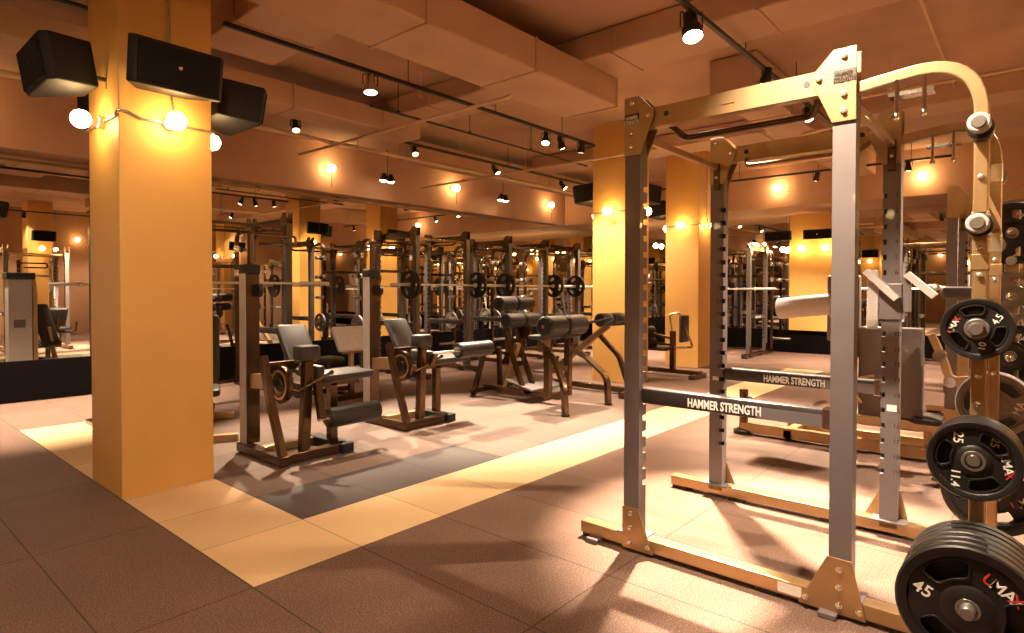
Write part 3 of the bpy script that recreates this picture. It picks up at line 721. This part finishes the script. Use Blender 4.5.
plate(10, (2.711, PY, HORN_Z[2] - 0.001), -10, 'small black 10 plate marked 4.5 on the upper horn', '10 plates on the storage post', 0,
      [('4.5', 58, 0.63, 58, 0.030, M_white), ('10', 165, 0.58, 82, 0.030, M_white)] + umax(0.108, -80, 0.62, 66, 0.026))
# far side of the same rack
for k in range(2):
    plate('g45', (4.03 + 0.05 * k, PY, HORN_Z[4]), 30 + 25 * k, 'large black plate low on the far storage post, %s' % ('with red and white lettering' if k == 0 else 'outermost one'), 'plates on the far storage post', 0,
          umax(0.225, 100, 0.62, 28, 0.06) if k == 0 else [])
plate('g25', (4.072, PY, HORN_Z[3]), 95, 'grey plate outermost behind the pale plate with lit grey painted in', 'plates on the far storage post')
plate('g25', (4.02, PY, HORN_Z[3]), 35, 'pale plate with lit grey painted in, behind the front 25 plate', 'plates on the far storage post', 0, [('MA', 95, 0.62, 70, 0.05, M_white), ('25', 0, 0.6, 0, 0.04, M_white)])

# ------------------------------------------------------------------ barbells
def barbell(label, loc, rz=0.0, L=2.2, group='barbells on the racks'):
    t = thing('barbell', label, 'barbell', loc, rz, group)
    MB().cyl((-L / 2 + 0.42, 0, 0), (L / 2 - 0.42, 0, 0), 0.0155, n=12).build('shaft', M_bar, t)
    for s in (-1, 1):
        MB().lathe([(0.014, 0), (0.036, 0.0), (0.036, 0.03), (0.025, 0.032), (0.025, 0.415), (0.020, 0.42), (0.001, 0.42)], (s * (L / 2 - 0.42), 0, 0), (s, 0, 0), 16).build('sleeve', M_bar, t)
    return t

# other racks of the same build, without the numbers that are too small to see
SK = ('bolt', 'hole_plug', 'hole_numbers', 'hook_carriage', 'sticker', 'name_plate')
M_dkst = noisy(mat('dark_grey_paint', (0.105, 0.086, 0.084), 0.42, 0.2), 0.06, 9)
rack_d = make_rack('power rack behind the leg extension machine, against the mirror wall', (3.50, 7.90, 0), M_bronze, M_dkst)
gone = [ch for ch in rack_d.children_recursive if ch.name.split('.')[0] in SK]
for ch in [c for g in gone for c in g.children_recursive] + gone:
    try: bpy.data.objects.remove(ch)
    except ReferenceError: pass
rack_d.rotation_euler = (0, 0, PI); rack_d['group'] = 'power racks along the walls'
wallrack = [(3.50, 7.90, 'power rack behind the leg extension machine, against the mirror wall'),
            (6.75, 7.90, 'power rack against the mirror wall behind the second leg machine'),
            (8.95, 7.90, 'power rack against the mirror wall behind the back extension bench'),
            (11.15, 7.90, 'power rack against the mirror wall nearest the far corner')]
for x, y, lab in wallrack:
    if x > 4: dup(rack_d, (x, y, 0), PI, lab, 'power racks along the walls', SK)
    near = lab.split('power rack ')[1]
    barbell('chrome barbell in the rack ' + near, (x, 7.24, 1.45))
for x, y, lab in ((13.05, 4.95, 'distant power rack by the right wall, left of the yellow pier'), (13.05, 1.3, 'distant power rack by the right wall, nearest the plate posts')):
    dup(rack_d, (x, y, 0), PI / 2, lab, 'power racks along the walls', SK)
    barbell('chrome barbell in the ' + lab, (12.40, y, 1.40), PI / 2)
dup(rack, (7.69, 0.02, 0), 0, 'grey power rack directly behind the front rack storage post', 'power racks along the walls', SK)
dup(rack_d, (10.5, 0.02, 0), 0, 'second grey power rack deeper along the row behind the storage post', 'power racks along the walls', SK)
barbell('chrome barbell in the grey rack behind the storage post', (7.69, 0.72, 1.40))
n = 0
for x, y, rz, z, nm in ((8.95, 7.24, PI / 2, 1.45, 'behind the back extension bench'), (11.15, 7.24, PI / 2, 1.45, 'nearest the far corner'), (6.75, 7.24, PI / 2, 1.45, 'behind the second leg machine')):
    for s in (-1, 1):
        plate('g45', (x + s * 0.73, y, z), 20 * s, 'black plate on the %s end of the barbell %s' % ('left' if s < 0 else 'right', nm), 'plates on wall rack barbells', 0 if s < 0 else PI)
for x, y, nm in ((3.50, 7.90, 'behind the leg extension machine'), (8.95, 7.90, 'behind the back extension bench'), (6.75, 7.9, 'behind the second leg machine'), (11.15, 7.9, 'nearest the far corner')):
    for s in (-1, 1):
        plate('g25', (x + s * 0.64, y + 0.845, HORN_Z[3]), 30, 'plate on the storage post of the wall rack %s, %s side' % (nm, 'left' if s < 0 else 'right'), 'plates on wall rack storage posts', 0 if s < 0 else PI)

# ------------------------------------------------------------------ leg machines
def leg_machine(label, loc, rz, roller_z, roller_y, dx=0.0, group='leg machines by the yellow strip'):
    t = thing('leg_machine', label, 'leg machine', loc, rz, group)
    # weight stack tower: shroud on the -X face, bronze column on the -Y face
    MB().bx(0.05, 0.165, 0.63, 0.71, 0.075, 1.50).build('weight_tower', M_bronze, t, 0.006)
    MB().bx(0.038, 0.0495, 0.632, 0.735, 0.02, 1.50).build('tower_shroud', M_lgrey, t, 0.004)
    cp = MB().bx(0.033, 0.175, 0.62, 0.74, 1.50, 1.58).build('tower_cap', M_rubber, t, 0.012)
    MB().cyl((0.11, 0.67, 1.56), (0.11, 0.67, 1.86), 0.028, n=14).ball((0.11, 0.67, 1.86), 0.038, 8).build('tower_post', M_bronze, t)
    MB().tube(fillet([(0.11, 0.67, 1.84), (0.52, 0.67, 1.84), (0.52, 0.67, 1.76), (0.18, 0.67, 1.76)], 0.03), 0.012, 8).build('cable_loop', M_bronze, t)
    pl = MB().lathe([(0.02, -0.016), (0.055, -0.016), (0.048, 0), (0.055, 0.016), (0.02, 0.016)], (0.14, 0.60, 1.36), (1, 0, 0), 18).build('pulley', M_rubber, t)
    # base
    MB().bx(0.0, 0.09, 0.0, 0.72, 0.015, 0.085).build('base_rail', M_bronze, t, 0.005)
    MB().bx(0.04, 0.62, 0.03, 0.11, 0.015, 0.085).build('base_rail', M_bronze, t, 0.005)
    MB().bx(0.09, 0.56, 0.44, 0.51, 0.015, 0.075).build('base_rail', M_gold, t, 0.005)
    MB().bx(0.55, 0.67, 0.0, 0.54, 0.0, 0.085).build('end_foot', M_rubber, t, 0.012)
    for (x, y) in ((0.045, 0.03), (0.045, 0.68)):
        MB().cyl((x, y, 0), (x, y, 0.018), 0.035, n=16).build('rubber_foot', M_rubber, t)
    # sloped front leg, pivot arm, cam
    MB().rtube(fillet([(0.045, 0.03, 0.06), (0.01, 0.16, 0.50), (0.01, 0.27, 0.84)], 0.2), 0.055, 0.06, (1, 0, 0)).build('front_leg', M_bronze, t, 0.004)
    MB().bx(0.0, 0.27, 0.24, 0.30, 0.72, 0.79).build('pivot_beam', M_bronze, t, 0.005)
    MB().rtube([(0.05, 0.26, 0.64), (0.10, 0.66, 0.60)], 0.12, 0.05, (0, 0, 1)).build('tower_brace', M_gold, t, 0.004)
    cam_ = MB().lathe([(0.02, -0.022), (0.135, -0.022), (0.15, -0.014), (0.15, 0.014), (0.135, 0.022), (0.02, 0.022)], (0.125, 0.20, 0.61), (1, 0, 0), 36).build('cam_wheel', M_bronze, t)
    hl = MB().lathe([(0.001, -0.03), (0.05, -0.03), (0.055, -0.02)], (0.125, 0.20, 0.61), (1, 0, 0), 20).build('cam_hub', M_rubber, cam_)
    MB().lathe([(0.10, -0.026), (0.12, -0.026), (0.12, 0.026), (0.10, 0.026)], (0.125, 0.20, 0.61), (1, 0, 0), 30, False).build('cam_rim', M_gold, cam_)
    MB().rtube([(0.25, 0.085, 0.08), (0.295, 0.10, 0.80)], 0.075, 0.07, (1, 0, 0)).build('main_post', M_bronze, t, 0.006)
    k_ = MB().rbx(0.20, 0.37, 0.02, 0.17, 0.80, 0.92, 0.02).build('knee_pad', M_uph, t)
    # swinging arm and roller
    rx = 0.36
    MB().rtube([(0.33, 0.02, 0.62), (0.33, roller_y, roller_z)], 0.05, 0.06, (1, 0, 0)).build('swing_arm', M_bronze, t, 0.004)
    MB().tube([(0.30, roller_y, roller_z), (0.90 + dx, roller_y, roller_z)], 0.014, 10).build('roller_axle', M_chrome, t)
    ro = MB().lathe([(0.02, 0.0), (0.070, 0.0), (0.082, 0.012), (0.082, 0.478), (0.070, 0.49), (0.02, 0.49)], (0.38 + dx, roller_y, roller_z), (1, 0, 0), 28).build('roller_pad', M_foam, t)
    MB().lathe([(0.03, -0.006), (0.05, -0.006), (0.05, 0.0)], (0.38 + dx, roller_y, roller_z), (1, 0, 0), 18).build('roller_cap', M_chrome, ro)
    # seat, back rest, supports
    MB().rbx(0.42, 0.95, 0.06, 0.42, 0.60, 0.665, 0.05).build('seat', M_uph, t)
    MB().rbx(0.38, 0.45, 0.08, 0.40, 0.62, 0.745, 0.025).build('side_bolster', M_uph, t)
    MB().bx(0.27, 0.86, 0.20, 0.30, 0.545, 0.60).build('seat_frame', M_bronze, t, 0.004)
    MB().bx(0.57, 0.64, 0.20, 0.27, 0.07, 0.57).build('seat_post', M_bronze, t, 0.005)
    bm = Matrix.Translation((0.62, 0.84, 0.87)) @ Matrix.Rotation(math.radians(-36), 4, 'X')
    MB().rbx(-0.15, 0.15, -0.035, 0.035, -0.20, 0.20, 0.028, 3, bm, 'y').build('backrest', M_uphg, t)
    MB().rtube(fillet([(0.60, 0.48, 0.57), (0.62, 0.84, 0.62), (0.62, 0.95, 0.84)], 0.1), 0.05, 0.05, (1, 0, 0)).build('back_frame', M_bronze, t)
    MB().tube(fillet([(0.70, 0.30, 0.56), (1.02, 0.36, 0.56), (1.02, 0.42, 0.76)], 0.05), 0.014, 10).build('hand_grip', M_rubber, t)
    lv = MB().tube([(0.22, 0.10, 0.56), (0.42, -0.05, 0.70)], 0.014, 8).ball((0.42, -0.05, 0.70), 0.02, 6).build('range_lever', M_bronze, t)
    return t
leg_machine('leg extension machine with weight tower, beside the yellow corner column', (2.33, 4.34, 0), 0, 0.335, -0.05)
leg_machine('second leg machine with raised roller, left of the back extension bench', (3.73, 4.56, 0), 0, 0.74, -0.05, 0.26)

# pale pad seen between the two machines: a preacher curl bench by the wall rack
t = thing('preacher_bench', 'small preacher curl bench with pale pad between the leg machines', 'bench', (4.45, 6.45, 0), 0)
bm = Matrix.Translation((0, 0.0, 0.76)) @ Matrix.Rotation(math.radians(-30), 4, 'X')
MB().rbx(-0.27, 0.27, -0.03, 0.03, -0.17, 0.17, 0.03, 3, bm, 'y').build('arm_pad', M_uphl, t)
MB().rtube(fillet([(0.0, 0.05, 0.72), (0.0, 0.06, 0.40), (0.08, 0.06, 0.36), (0.34, 0.06, 0.36)], 0.04), 0.05, 0.05, (0, 1, 0)).build('pad_post', M_gold, t)
MB().bx(-0.03, 0.03, 0.03, 0.60, 0.015, 0.07).bx(-0.3, 0.3, 0.56, 0.62, 0.015, 0.07).build('base_rail', M_bronze, t)
MB().bx(-0.28, 0.40, 0.0, 0.06, 0.0, 0.07).build('base_rail', M_bronze, t)
MB().bx(-0.03, 0.03, 0.03, 0.09, 0.06, 0.40).build('upright', M_bronze, t)
MB().rbx(-0.16, 0.16, 0.40, 0.72, 0.42, 0.49, 0.05).build('seat', M_uph, t)
MB().bx(-0.03, 0.03, 0.54, 0.60, 0.06, 0.43).build('seat_post', M_bronze, t)

# ------------------------------------------------------------------ back extension bench (roller pads, curved legs)
t = thing('back_extension_bench', 'bronze back extension bench with round black thigh pads and curved legs', 'bench', (5.80, 4.6, 0), 0)
for sx, fx, tx in ((-1, -0.47, -0.22), (1, 0.40, 0.18)):
    lg = MB().rtube(fillet([(tx, -0.34, 0.66), (tx + (fx - tx) * 0.45, -0.52, 0.58), (fx, -0.75, 0.34), (fx, -0.77, 0.02)], 0.25, 8), 0.062, 0.062, (0.3, 0.9, 0)).build('curved_leg', M_bronze, t, 0.006)
    MB().cyl((fx, -0.77, 0), (fx, -0.77, 0.022), 0.05, n=16).build('rubber_foot', M_rubber, lg)
    MB().bx(tx - 0.035, tx + 0.035, -0.38, -0.30, 0.10, 0.92).build('strut', M_bronze, t, 0.006)
    g = MB().prism([(-0.40, 0.72), (-0.36, 0.72), (-0.29, 0.78), (-0.29, 0.94), (-0.33, 1.0), (-0.38, 0.98), (-0.41, 0.92)], 'x', tx - 0.05 if sx < 0 else tx + 0.036, tx - 0.036 if sx < 0 else tx + 0.05).build('adjuster_plate', M_gold, t, 0.003)
    bolts([(-0.35, 0.94), (-0.35, 0.82)], tx - 0.05 if sx < 0 else tx + 0.05, sx, g)
    r_ = MB().lathe([(0.02, 0.0), (0.100, 0.0), (0.120, 0.02), (0.120, 0.33), (0.100, 0.35), (0.02, 0.35)], (-0.40 + (0.40 if sx > 0 else 0), -0.42, 0.955), (1, 0, 0), 30).build('thigh_pad', M_foam, t)
    MB().rbx(-0.38 + (0.40 if sx > 0 else 0), -0.07 + (0.40 if sx > 0 else 0), -0.44, -0.16, 0.80, 0.85, 0.03).build('pad_plate', M_uph, t)
    # rear A frame
    MB().rtube([(sx * 0.26, 0.83, 0.02), (sx * 0.13, 0.74, 0.62)], 0.055, 0.055, (1, 0, 0)).build('rear_leg', M_bronze, t, 0.005)
    MB().cyl((sx * 0.26, 0.835, 0), (sx * 0.26, 0.835, 0.022), 0.045, n=14).build('rubber_foot', M_rubber, t)
    MB().rtube(fillet([(sx * 0.10, 0.10, 0.09), (sx * 0.10, 0.34, 0.62), (sx * 0.10, 0.42, 0.98)], 0.2), 0.06, 0.05, (1, 0, 0)).build('ankle_arm', M_bronze, t, 0.004)
    a0 = -0.24 + (0.33 if sx > 0 else 0)
    for zz, yy in ((1.20, 0.42), (0.99, 0.30)):
        MB().lathe([(0.02, 0), (0.078, 0), (0.09, 0.012), (0.09, 0.288), (0.078, 0.30), (0.02, 0.30)], (a0, yy, zz), (1, 0, 0), 26).build('ankle_roller', M_foam, t)
    hg = MB().tube(fillet([(tx, -0.34, 0.93), (tx + sx * 0.46 * (1 if sx > 0 else 0.3), -0.40, 0.97), (tx + sx * 0.62 * (1 if sx > 0 else 0.3), -0.55, 1.02)], 0.06), 0.014, 10).build('hand_grip', M_rubber, t)
MB().bx(-0.31, 0.31, 0.79, 0.85, 0.06, 0.11).build('rear_brace', M_bronze, t, 0.004)
MB().bx(-0.045, 0.045, -0.36, 0.86, 0.07, 0.14).build('spine_beam', M_bronze, t, 0.006)
MB().bx(-0.22, 0.20, -0.37, -0.31, 0.40, 0.47).build('cross_brace', M_bronze, t, 0.004)
MB().bx(-0.22, 0.20, -0.37, -0.31, 0.10, 0.16).build('cross_brace', M_bronze, t, 0.004)
MB().rtube([(0, 0.5, 0.12), (0, 0.30, 0.70)], 0.07, 0.06, (1, 0, 0)).build('rear_strut', M_gold, t, 0.004)
MB().lathe([(0.02, -0.02), (0.11, -0.02), (0.12, 0.0), (0.11, 0.02), (0.02, 0.02)], (0.17, 0.34, 0.86), (1, 0, 0), 28).build('selector_wheel', M_bronze, t)
fm = Matrix.Translation((0.20, 0.18, 0.20)) @ Matrix.Rotation(math.radians(12), 4, 'X')
MB().bx(-0.34, 0.30, -0.22, 0.22, -0.012, 0.012, fm).build('foot_plate', M_steel, t, 0.004)
MB().tube([(-0.24, 0.42, 1.20), (0.42, 0.42, 1.20)], 0.016, 8).tube([(-0.24, 0.30, 0.99), (0.42, 0.30, 0.99)], 0.016, 8).build('roller_axle', M_chrome, t)
MB().tube([(-0.42, -0.42, 0.955), (0.38, -0.42, 0.955)], 0.02, 8).build('pad_axle', M_chrome, t)
MB().tube(fillet([(0.05, 0.50, 0.16), (0.10, 0.22, 0.22), (0.26, 0.10, 0.10)], 0.06), 0.014, 8).build('pedal_lever', M_rubber, t)

# reclined hip bench just behind it
t = thing('hip_bench', 'inclined back bench with gripped roller, left of the middle column', 'bench', (6.95, 4.75, 0), 0)
MB().bx(-0.045, 0.045, -0.85, 0.75, 0.03, 0.10).build('spine_beam', M_bronze, t, 0.005)
for y in (-0.82, 0.72):
    MB().bx(-0.30, 0.30, y - 0.035, y + 0.035, 0.0, 0.08).build('cross_foot', M_bronze, t, 0.005)
MB().rtube([(0.0, 0.62, 0.10), (0.0, -0.45, 0.90)], 0.06, 0.08, (1, 0, 0)).build('incline_beam', M_gold, t, 0.004)
MB().rtube(fillet([(0.0, -0.78, 0.06), (0, -0.62, 0.5), (0.0, -0.30, 0.78)], 0.25), 0.055, 0.055, (1, 0, 0)).build('front_strut', M_bronze, t, 0.004)
for sx in (-1, 1):
    MB().lathe([(0.02, 0), (0.08, 0), (0.09, 0.012), (0.09, 0.22), (0.08, 0.235), (0.02, 0.235)], (-0.26 if sx < 0 else 0.03, -0.48, 0.98), (1, 0, 0), 24).build('hip_pad', M_foam, t)
    MB().tube(fillet([(sx * 0.05, -0.45, 0.90), (sx * 0.30, -0.60, 0.92), (sx * 0.34, -0.78, 1.0)], 0.05), 0.015, 8).build('hand_grip', M_rubber, t)
MB().bx(-0.22, 0.22, 0.42, 0.66, 0.20, 0.225).build('foot_plate', M_steel, t, 0.004)

# ------------------------------------------------------------------ ab bench by the third column
t = thing('abdominal_bench', 'low bronze bench with triangular pad frame before the third column', 'bench', (9.0, 4.45, 0), 0)
MB().bx(-0.05, 0.05, -0.55, 0.75, 0.05, 0.115).build('spine_beam', M_bronze, t, 0.005)
for y, w in ((-0.50, 0.26), (0.70, 0.22)):
    MB().bx(-w, w, y - 0.04, y + 0.04, 0.0, 0.07).build('cross_foot', M_bronze, t, 0.01)
MB().bx(-0.035, 0.035, -0.12, -0.04, 0.10, 0.72).build('upright', M_bronze, t, 0.005)
tri = MB().tube(fillet([(0, -0.10, 0.46), (0, -0.02, 0.98), (0, -0.18, 1.02), (0, -0.42, 0.48), (0, -0.10, 0.46)], 0.04), 0.018, 8).build('pad_frame', M_gold, t)
MB().rbx(-0.14, 0.14, -0.30, -0.24, 0.55, 0.98, 0.03, 3, Matrix.Translation((0, 0.0, 0)), 'y').build('back_pad', M_uph, t)
for z, y0 in ((0.70, 0.30), (0.52, 0.28)):
    MB().lathe([(0.02, 0), (0.075, 0), (0.085, 0.01), (0.085, 0.25), (0.075, 0.26), (0.02, 0.26)], (-0.24, y0 + 0.05, z), (0.95, -0.3, 0), 22).build('roller_pad', M_foam, t)
MB().tube([(-0.02, -0.06, 0.60), (-0.10, 0.32, 0.70)], 0.02, 8).tube([(-0.02, -0.06, 0.50), (-0.10, 0.30, 0.52)], 0.02, 8).build('roller_arm', M_bronze, t)
MB().rbx(-0.15, 0.15, -0.02, 0.62, 0.40, 0.46, 0.04).build('seat', M_uph, t)
MB().bx(-0.03, 0.03, 0.45, 0.52, 0.1, 0.40).build('seat_post', M_bronze, t)

# ------------------------------------------------------------------ seated machine behind the front rack
t = thing('seated_press_machine', 'plate loaded seated machine with grey panels and pale roller, behind the front rack', 'exercise machine', (5.95, 1.2, 0), 0)
MB().bx(-0.16, -0.07, -1.05, 0.92, 0.02, 0.11).build('base_rail', M_gold, t, 0.006)
MB().bx(-0.16, -0.07, -1.00, 0.86, 0.24, 0.31).build('side_rail', M_gold, t, 0.006)
MB().bx(0.22, 0.31, -1.05, 0.60, 0.02, 0.11).build('base_rail', M_gold, t, 0.006)
MB().bx(-0.16, 0.31, -1.05, -0.96, 0.02, 0.11).bx(-0.16, 0.31, 0.45, 0.53, 0.02, 0.10).build('cross_foot', M_gold, t, 0.006)
p_ = MB().cyl((-0.115, 0.90, 0.02), (-0.115, 0.90, 0.42), 0.04, n=18).build('corner_post', M_bronze, t)
MB().lathe([(0.09, 0), (0.09, 0.035), (0.05, 0.05)], (-0.115, 0.90, 0), (0, 0, 1), 18).build('rubber_foot', M_rubber, p_)
MB().lathe([(0.001, 0.04), (0.03, 0.04), (0.035, 0.0)], (-0.165, 0.83, 0.34), (-1, 0, 0.0), 12).build('pin_knob', M_rubber, p_)
MB().rbx(-0.10, 0.04, -0.52, -0.06, 0.22, 1.06, 0.02, 3, None, 'x').build('side_panel', M_steel, t)
MB().rbx(-0.05, 0.03, -0.06, 0.20, 0.92, 1.50, 0.02, 3, None, 'x').build('back_panel', M_steel, t)
ro = MB().lathe([(0.03, 0), (0.085, 0), (0.095, 0.012), (0.095, 0.46), (0.085, 0.47), (0.03, 0.47)], (-0.05, 0.61, 1.195), (0, -1, 0.12), 30).build('roller_pad', M_uphl, t)
MB().lathe([(0.001, -0.012), (0.055, -0.012), (0.062, 0.0)], (-0.05, 0.61, 1.195), (0, -1, 0.12), 22).build('roller_cap', M_gold, ro)
MB().rtube([(-0.03, 0.22, 1.24), (-0.03, 0.05, 1.02)], 0.06, 0.05, (1, 0, 0)).build('roller_brace', M_lgrey, t)
MB().bx(0.0, 0.02, 0.0, 0.01, 0.1, 0.3).bx(-0.14, -0.08, -0.05, 0.01, 0.10, 0.95).build('upright', M_bronze, t)
MB().rbx(-0.04, 0.30, -0.88, -0.62, 1.30, 1.40, 0.05).build('shoulder_pad', M_uphg, t)
MB().bx(0.10, 0.17, -0.80, -0.73, 0.10, 1.32).build('upright', M_gold, t, 0.005)
for dz, x in ((0.0, -0.14), (-0.04, 0.02)):
    MB().rtube(fillet([(x, -0.58, 1.02 + dz), (x, -0.66, 0.82 + dz), (x, -0.70, 0.66 + dz), (x - 0.02, -0.88, 0.70 + dz), (x - 0.02, -0.98, 0.30)], 0.08), 0.05, 0.05, (1, 0, 0)).build('lever_arm', M_gold, t)
for (y, z) in ((-0.64, 0.86), (-0.71, 0.66), (-0.86, 0.74)):
    MB().lathe([(0.001, 0.05), (0.04, 0.05), (0.045, 0.0), (0.045, -0.10)], (-0.19, y, z), (-1, 0, 0), 16).build('pivot_bearing', M_chrome, t)
MB().rbx(-0.20, 0.10, -0.66, -0.46, 0.30, 0.345, 0.03).build('seat', M_uph, t)
MB().cyl((-0.05, -0.56, 0.1), (-0.05, -0.56, 0.30), 0.035, n=12).build('seat_post', M_gold, t)
MB().tube(fillet([(-0.18, -0.10, 0.42), (-0.20, 0.02, 0.60), (-0.2, -0.20, 0.66)], 0.04), 0.014, 8).build('hand_grip', M_gold, t)

# upright plate tree at the right edge
t = thing('plate_tree', 'gold plate tree standing behind the rack storage posts', 'plate rack', (5.35, 0.12, 0), 0)
MB().bx(-0.04, 0.04, -0.04, 0.04, 0.08, 1.92).build('post', M_gold, t, 0.006)
MB().bx(-0.05, 0.05, -0.40, 0.40, 0.0, 0.08).build('cross_foot', M_gold, t, 0.006)
MB().bx(-0.40, 0.40, -0.045, 0.045, 0.0, 0.08).build('cross_foot', M_gold, t, 0.006)
for z in (1.75, 1.33, 0.93, 0.45):
    for s in (-1, 1):
        MB().lathe([(0.04, 0.0), (0.04, 0.012), (0.024, 0.014), (0.024, 0.24), (0.001, 0.245)], (s * 0.04, 0, z), (s, 0, 0), 16).build('weight_horn', M_chrome, t)
MB().cyl((-0.26, 0.0, 1.56), (-0.04, 0.0, 1.60), 0.03, n=14).build('swivel_handle', M_chrome, t)
for z, kd, lab in ((1.75, 45, 'black plate on the top horn of the plate tree, at the right edge'), (1.33, 'g25', 'grey plate second from the top of the plate tree'), (0.93, 45, 'black plate third from the top of the plate tree'), (0.45, 'g45', 'black plate on the lowest horn of the plate tree')):
    plate(kd, (5.35 - 0.09, 0.12, z), 25, lab, 'plates on the plate tree', 0, umax(PR[kd], 20, 0.62, -15, 0.045))
    plate(kd, (5.35 + 0.09, 0.12, z), 5, lab.replace('black plate on', 'plate behind the one on').replace('grey plate second', 'plate at the back, second').replace('black plate third', 'plate at the back, third'), 'plates on the plate tree', PI)

# ------------------------------------------------------------------ dumbbell tower seen between the columns
t = thing('dumbbell_tower', 'white inclined dumbbell tower standing between the two far yellow columns', 'dumbbell rack', (12.6, 7.0, 0), 0)
for s in (-1, 1):
    MB().rtube([(s * 0.22, 0.25, 0.04), (s * 0.22, -0.15, 1.75)], 0.06, 0.05, (1, 0, 0)).build('side_post', M_lgrey, t, 0.004)
    MB().bx(s * 0.22 - 0.03, s * 0.22 + 0.03, -0.35, 0.40, 0.0, 0.05).build('foot', M_lgrey, t, 0.004)
MB().bx(-0.22, 0.22, -0.18, -0.12, 1.68, 1.74).build('top_bar', M_lgrey, t)
names = ['lowest', 'second lowest', 'third lowest', 'fourth lowest', 'fourth highest', 'third highest', 'second highest', 'topmost']
db = []
for k in range(8):
    z = 0.30 + 0.18 * k; y = 0.25 - 0.40 * (z / 1.71)
    MB().bx(-0.24, 0.24, y - 0.11, y - 0.02, z - 0.012, z).build('cradle', M_lgrey, t)
    d = thing('dumbbell', 'black dumbbell on the %s cradle of the white tower' % names[k], 'dumbbell', (12.6, 7.0 + y - 0.065, z + 0.068 - 0.003 * k), 0, 'dumbbells on the white tower')
    r = 0.068 - 0.003 * k
    MB().cyl((-0.07, 0, 0), (0.07, 0, 0), 0.014, n=10).build('handle', M_chrome, d)
    for s in (-1, 1):
        MB().lathe([(0.015, 0.06), (r, 0.062), (r, 0.15), (r * 0.85, 0.16), (0.001, 0.16)], (0, 0, 0), (s, 0, 0), 12).build('head', M_rubber, d)

# ------------------------------------------------------------------ things the mirrors show (they stand behind the corner column)
t = thing('cable_station', 'tall pale shrouded weight tower hidden behind the corner column, seen in the mirror', 'exercise machine', (2.08, 7.08, 0), 0)
MB().bx(-0.16, 0.12, -0.12, 0.14, 0.03, 1.52).build('tower_shroud', M_lgrey, t, 0.01)
MB().rtube(fillet([(0.17, 0, 0.0), (0.17, 0, 1.3), (0.15, 0, 1.56)], 0.2), 0.14, 0.06, (0, 1, 0)).build('side_column', M_gold, t, 0.006)
MB().bx(-0.18, 0.16, -0.14, 0.16, 1.52, 1.62).build('tower_cap', M_rubber, t, 0.01)
MB().bx(-0.10, 0.04, 0.14, 0.144, 0.80, 0.92).build('sticker', M_steel, t)
MB().bx(-0.25, 0.30, -0.20, 0.22, 0.0, 0.05).build('base', M_bronze, t, 0.006)
t = thing('adjustable_bench', 'adjustable bench with raised back behind the corner column, seen in the mirror', 'bench', (2.50, 6.10, 0), -0.40)
MB().rbx(-0.14, 0.14, -0.55, -0.12, 0.40, 0.47, 0.05).build('seat', M_uph, t)
bm = Matrix.Translation((0, 0.15, 0.78)) @ Matrix.Rotation(math.radians(25), 4, 'X')
MB().rbx(-0.14, 0.14, -0.035, 0.035, -0.38, 0.38, 0.04, 3, bm, 'y').build('backrest', M_uph, t)
MB().bx(-0.04, 0.04, -0.60, 0.55, 0.08, 0.15).build('spine_beam', M_gold, t, 0.005)
for y in (-0.57, 0.52):
    MB().bx(-0.28, 0.28, y - 0.035, y + 0.035, 0.0, 0.07).build('cross_foot', M_gold, t, 0.006)
MB().bx(-0.03, 0.03, -0.36, -0.28, 0.12, 0.42).build('seat_post', M_gold, t)
MB().rtube([(0, 0.40, 0.12), (0, 0.22, 0.75)], 0.05, 0.05, (1, 0, 0)).build('back_strut', M_gold, t)

# ------------------------------------------------------------------ world and view
w = bpy.data.worlds.new('room'); sc.world = w; w.use_nodes = True
w.node_tree.nodes['Background'].inputs[0].default_value = (1.0, 0.62, 0.32, 1)
w.node_tree.nodes['Background'].inputs[1].default_value = 0.02
sc.view_settings.view_transform = 'Standard'; sc.view_settings.look = 'None'
sc.view_settings.gamma = 1.0; sc.view_settings.use_curve_mapping = False
sc.view_settings.exposure = 0.0
cy = sc.cycles
cy.use_denoising = True
cy.max_bounces = 10; cy.diffuse_bounces = 5; cy.glossy_bounces = 6
cy.sample_clamp_indirect = 6.0
cy.caustics_reflective = False; cy.caustics_refractive = False
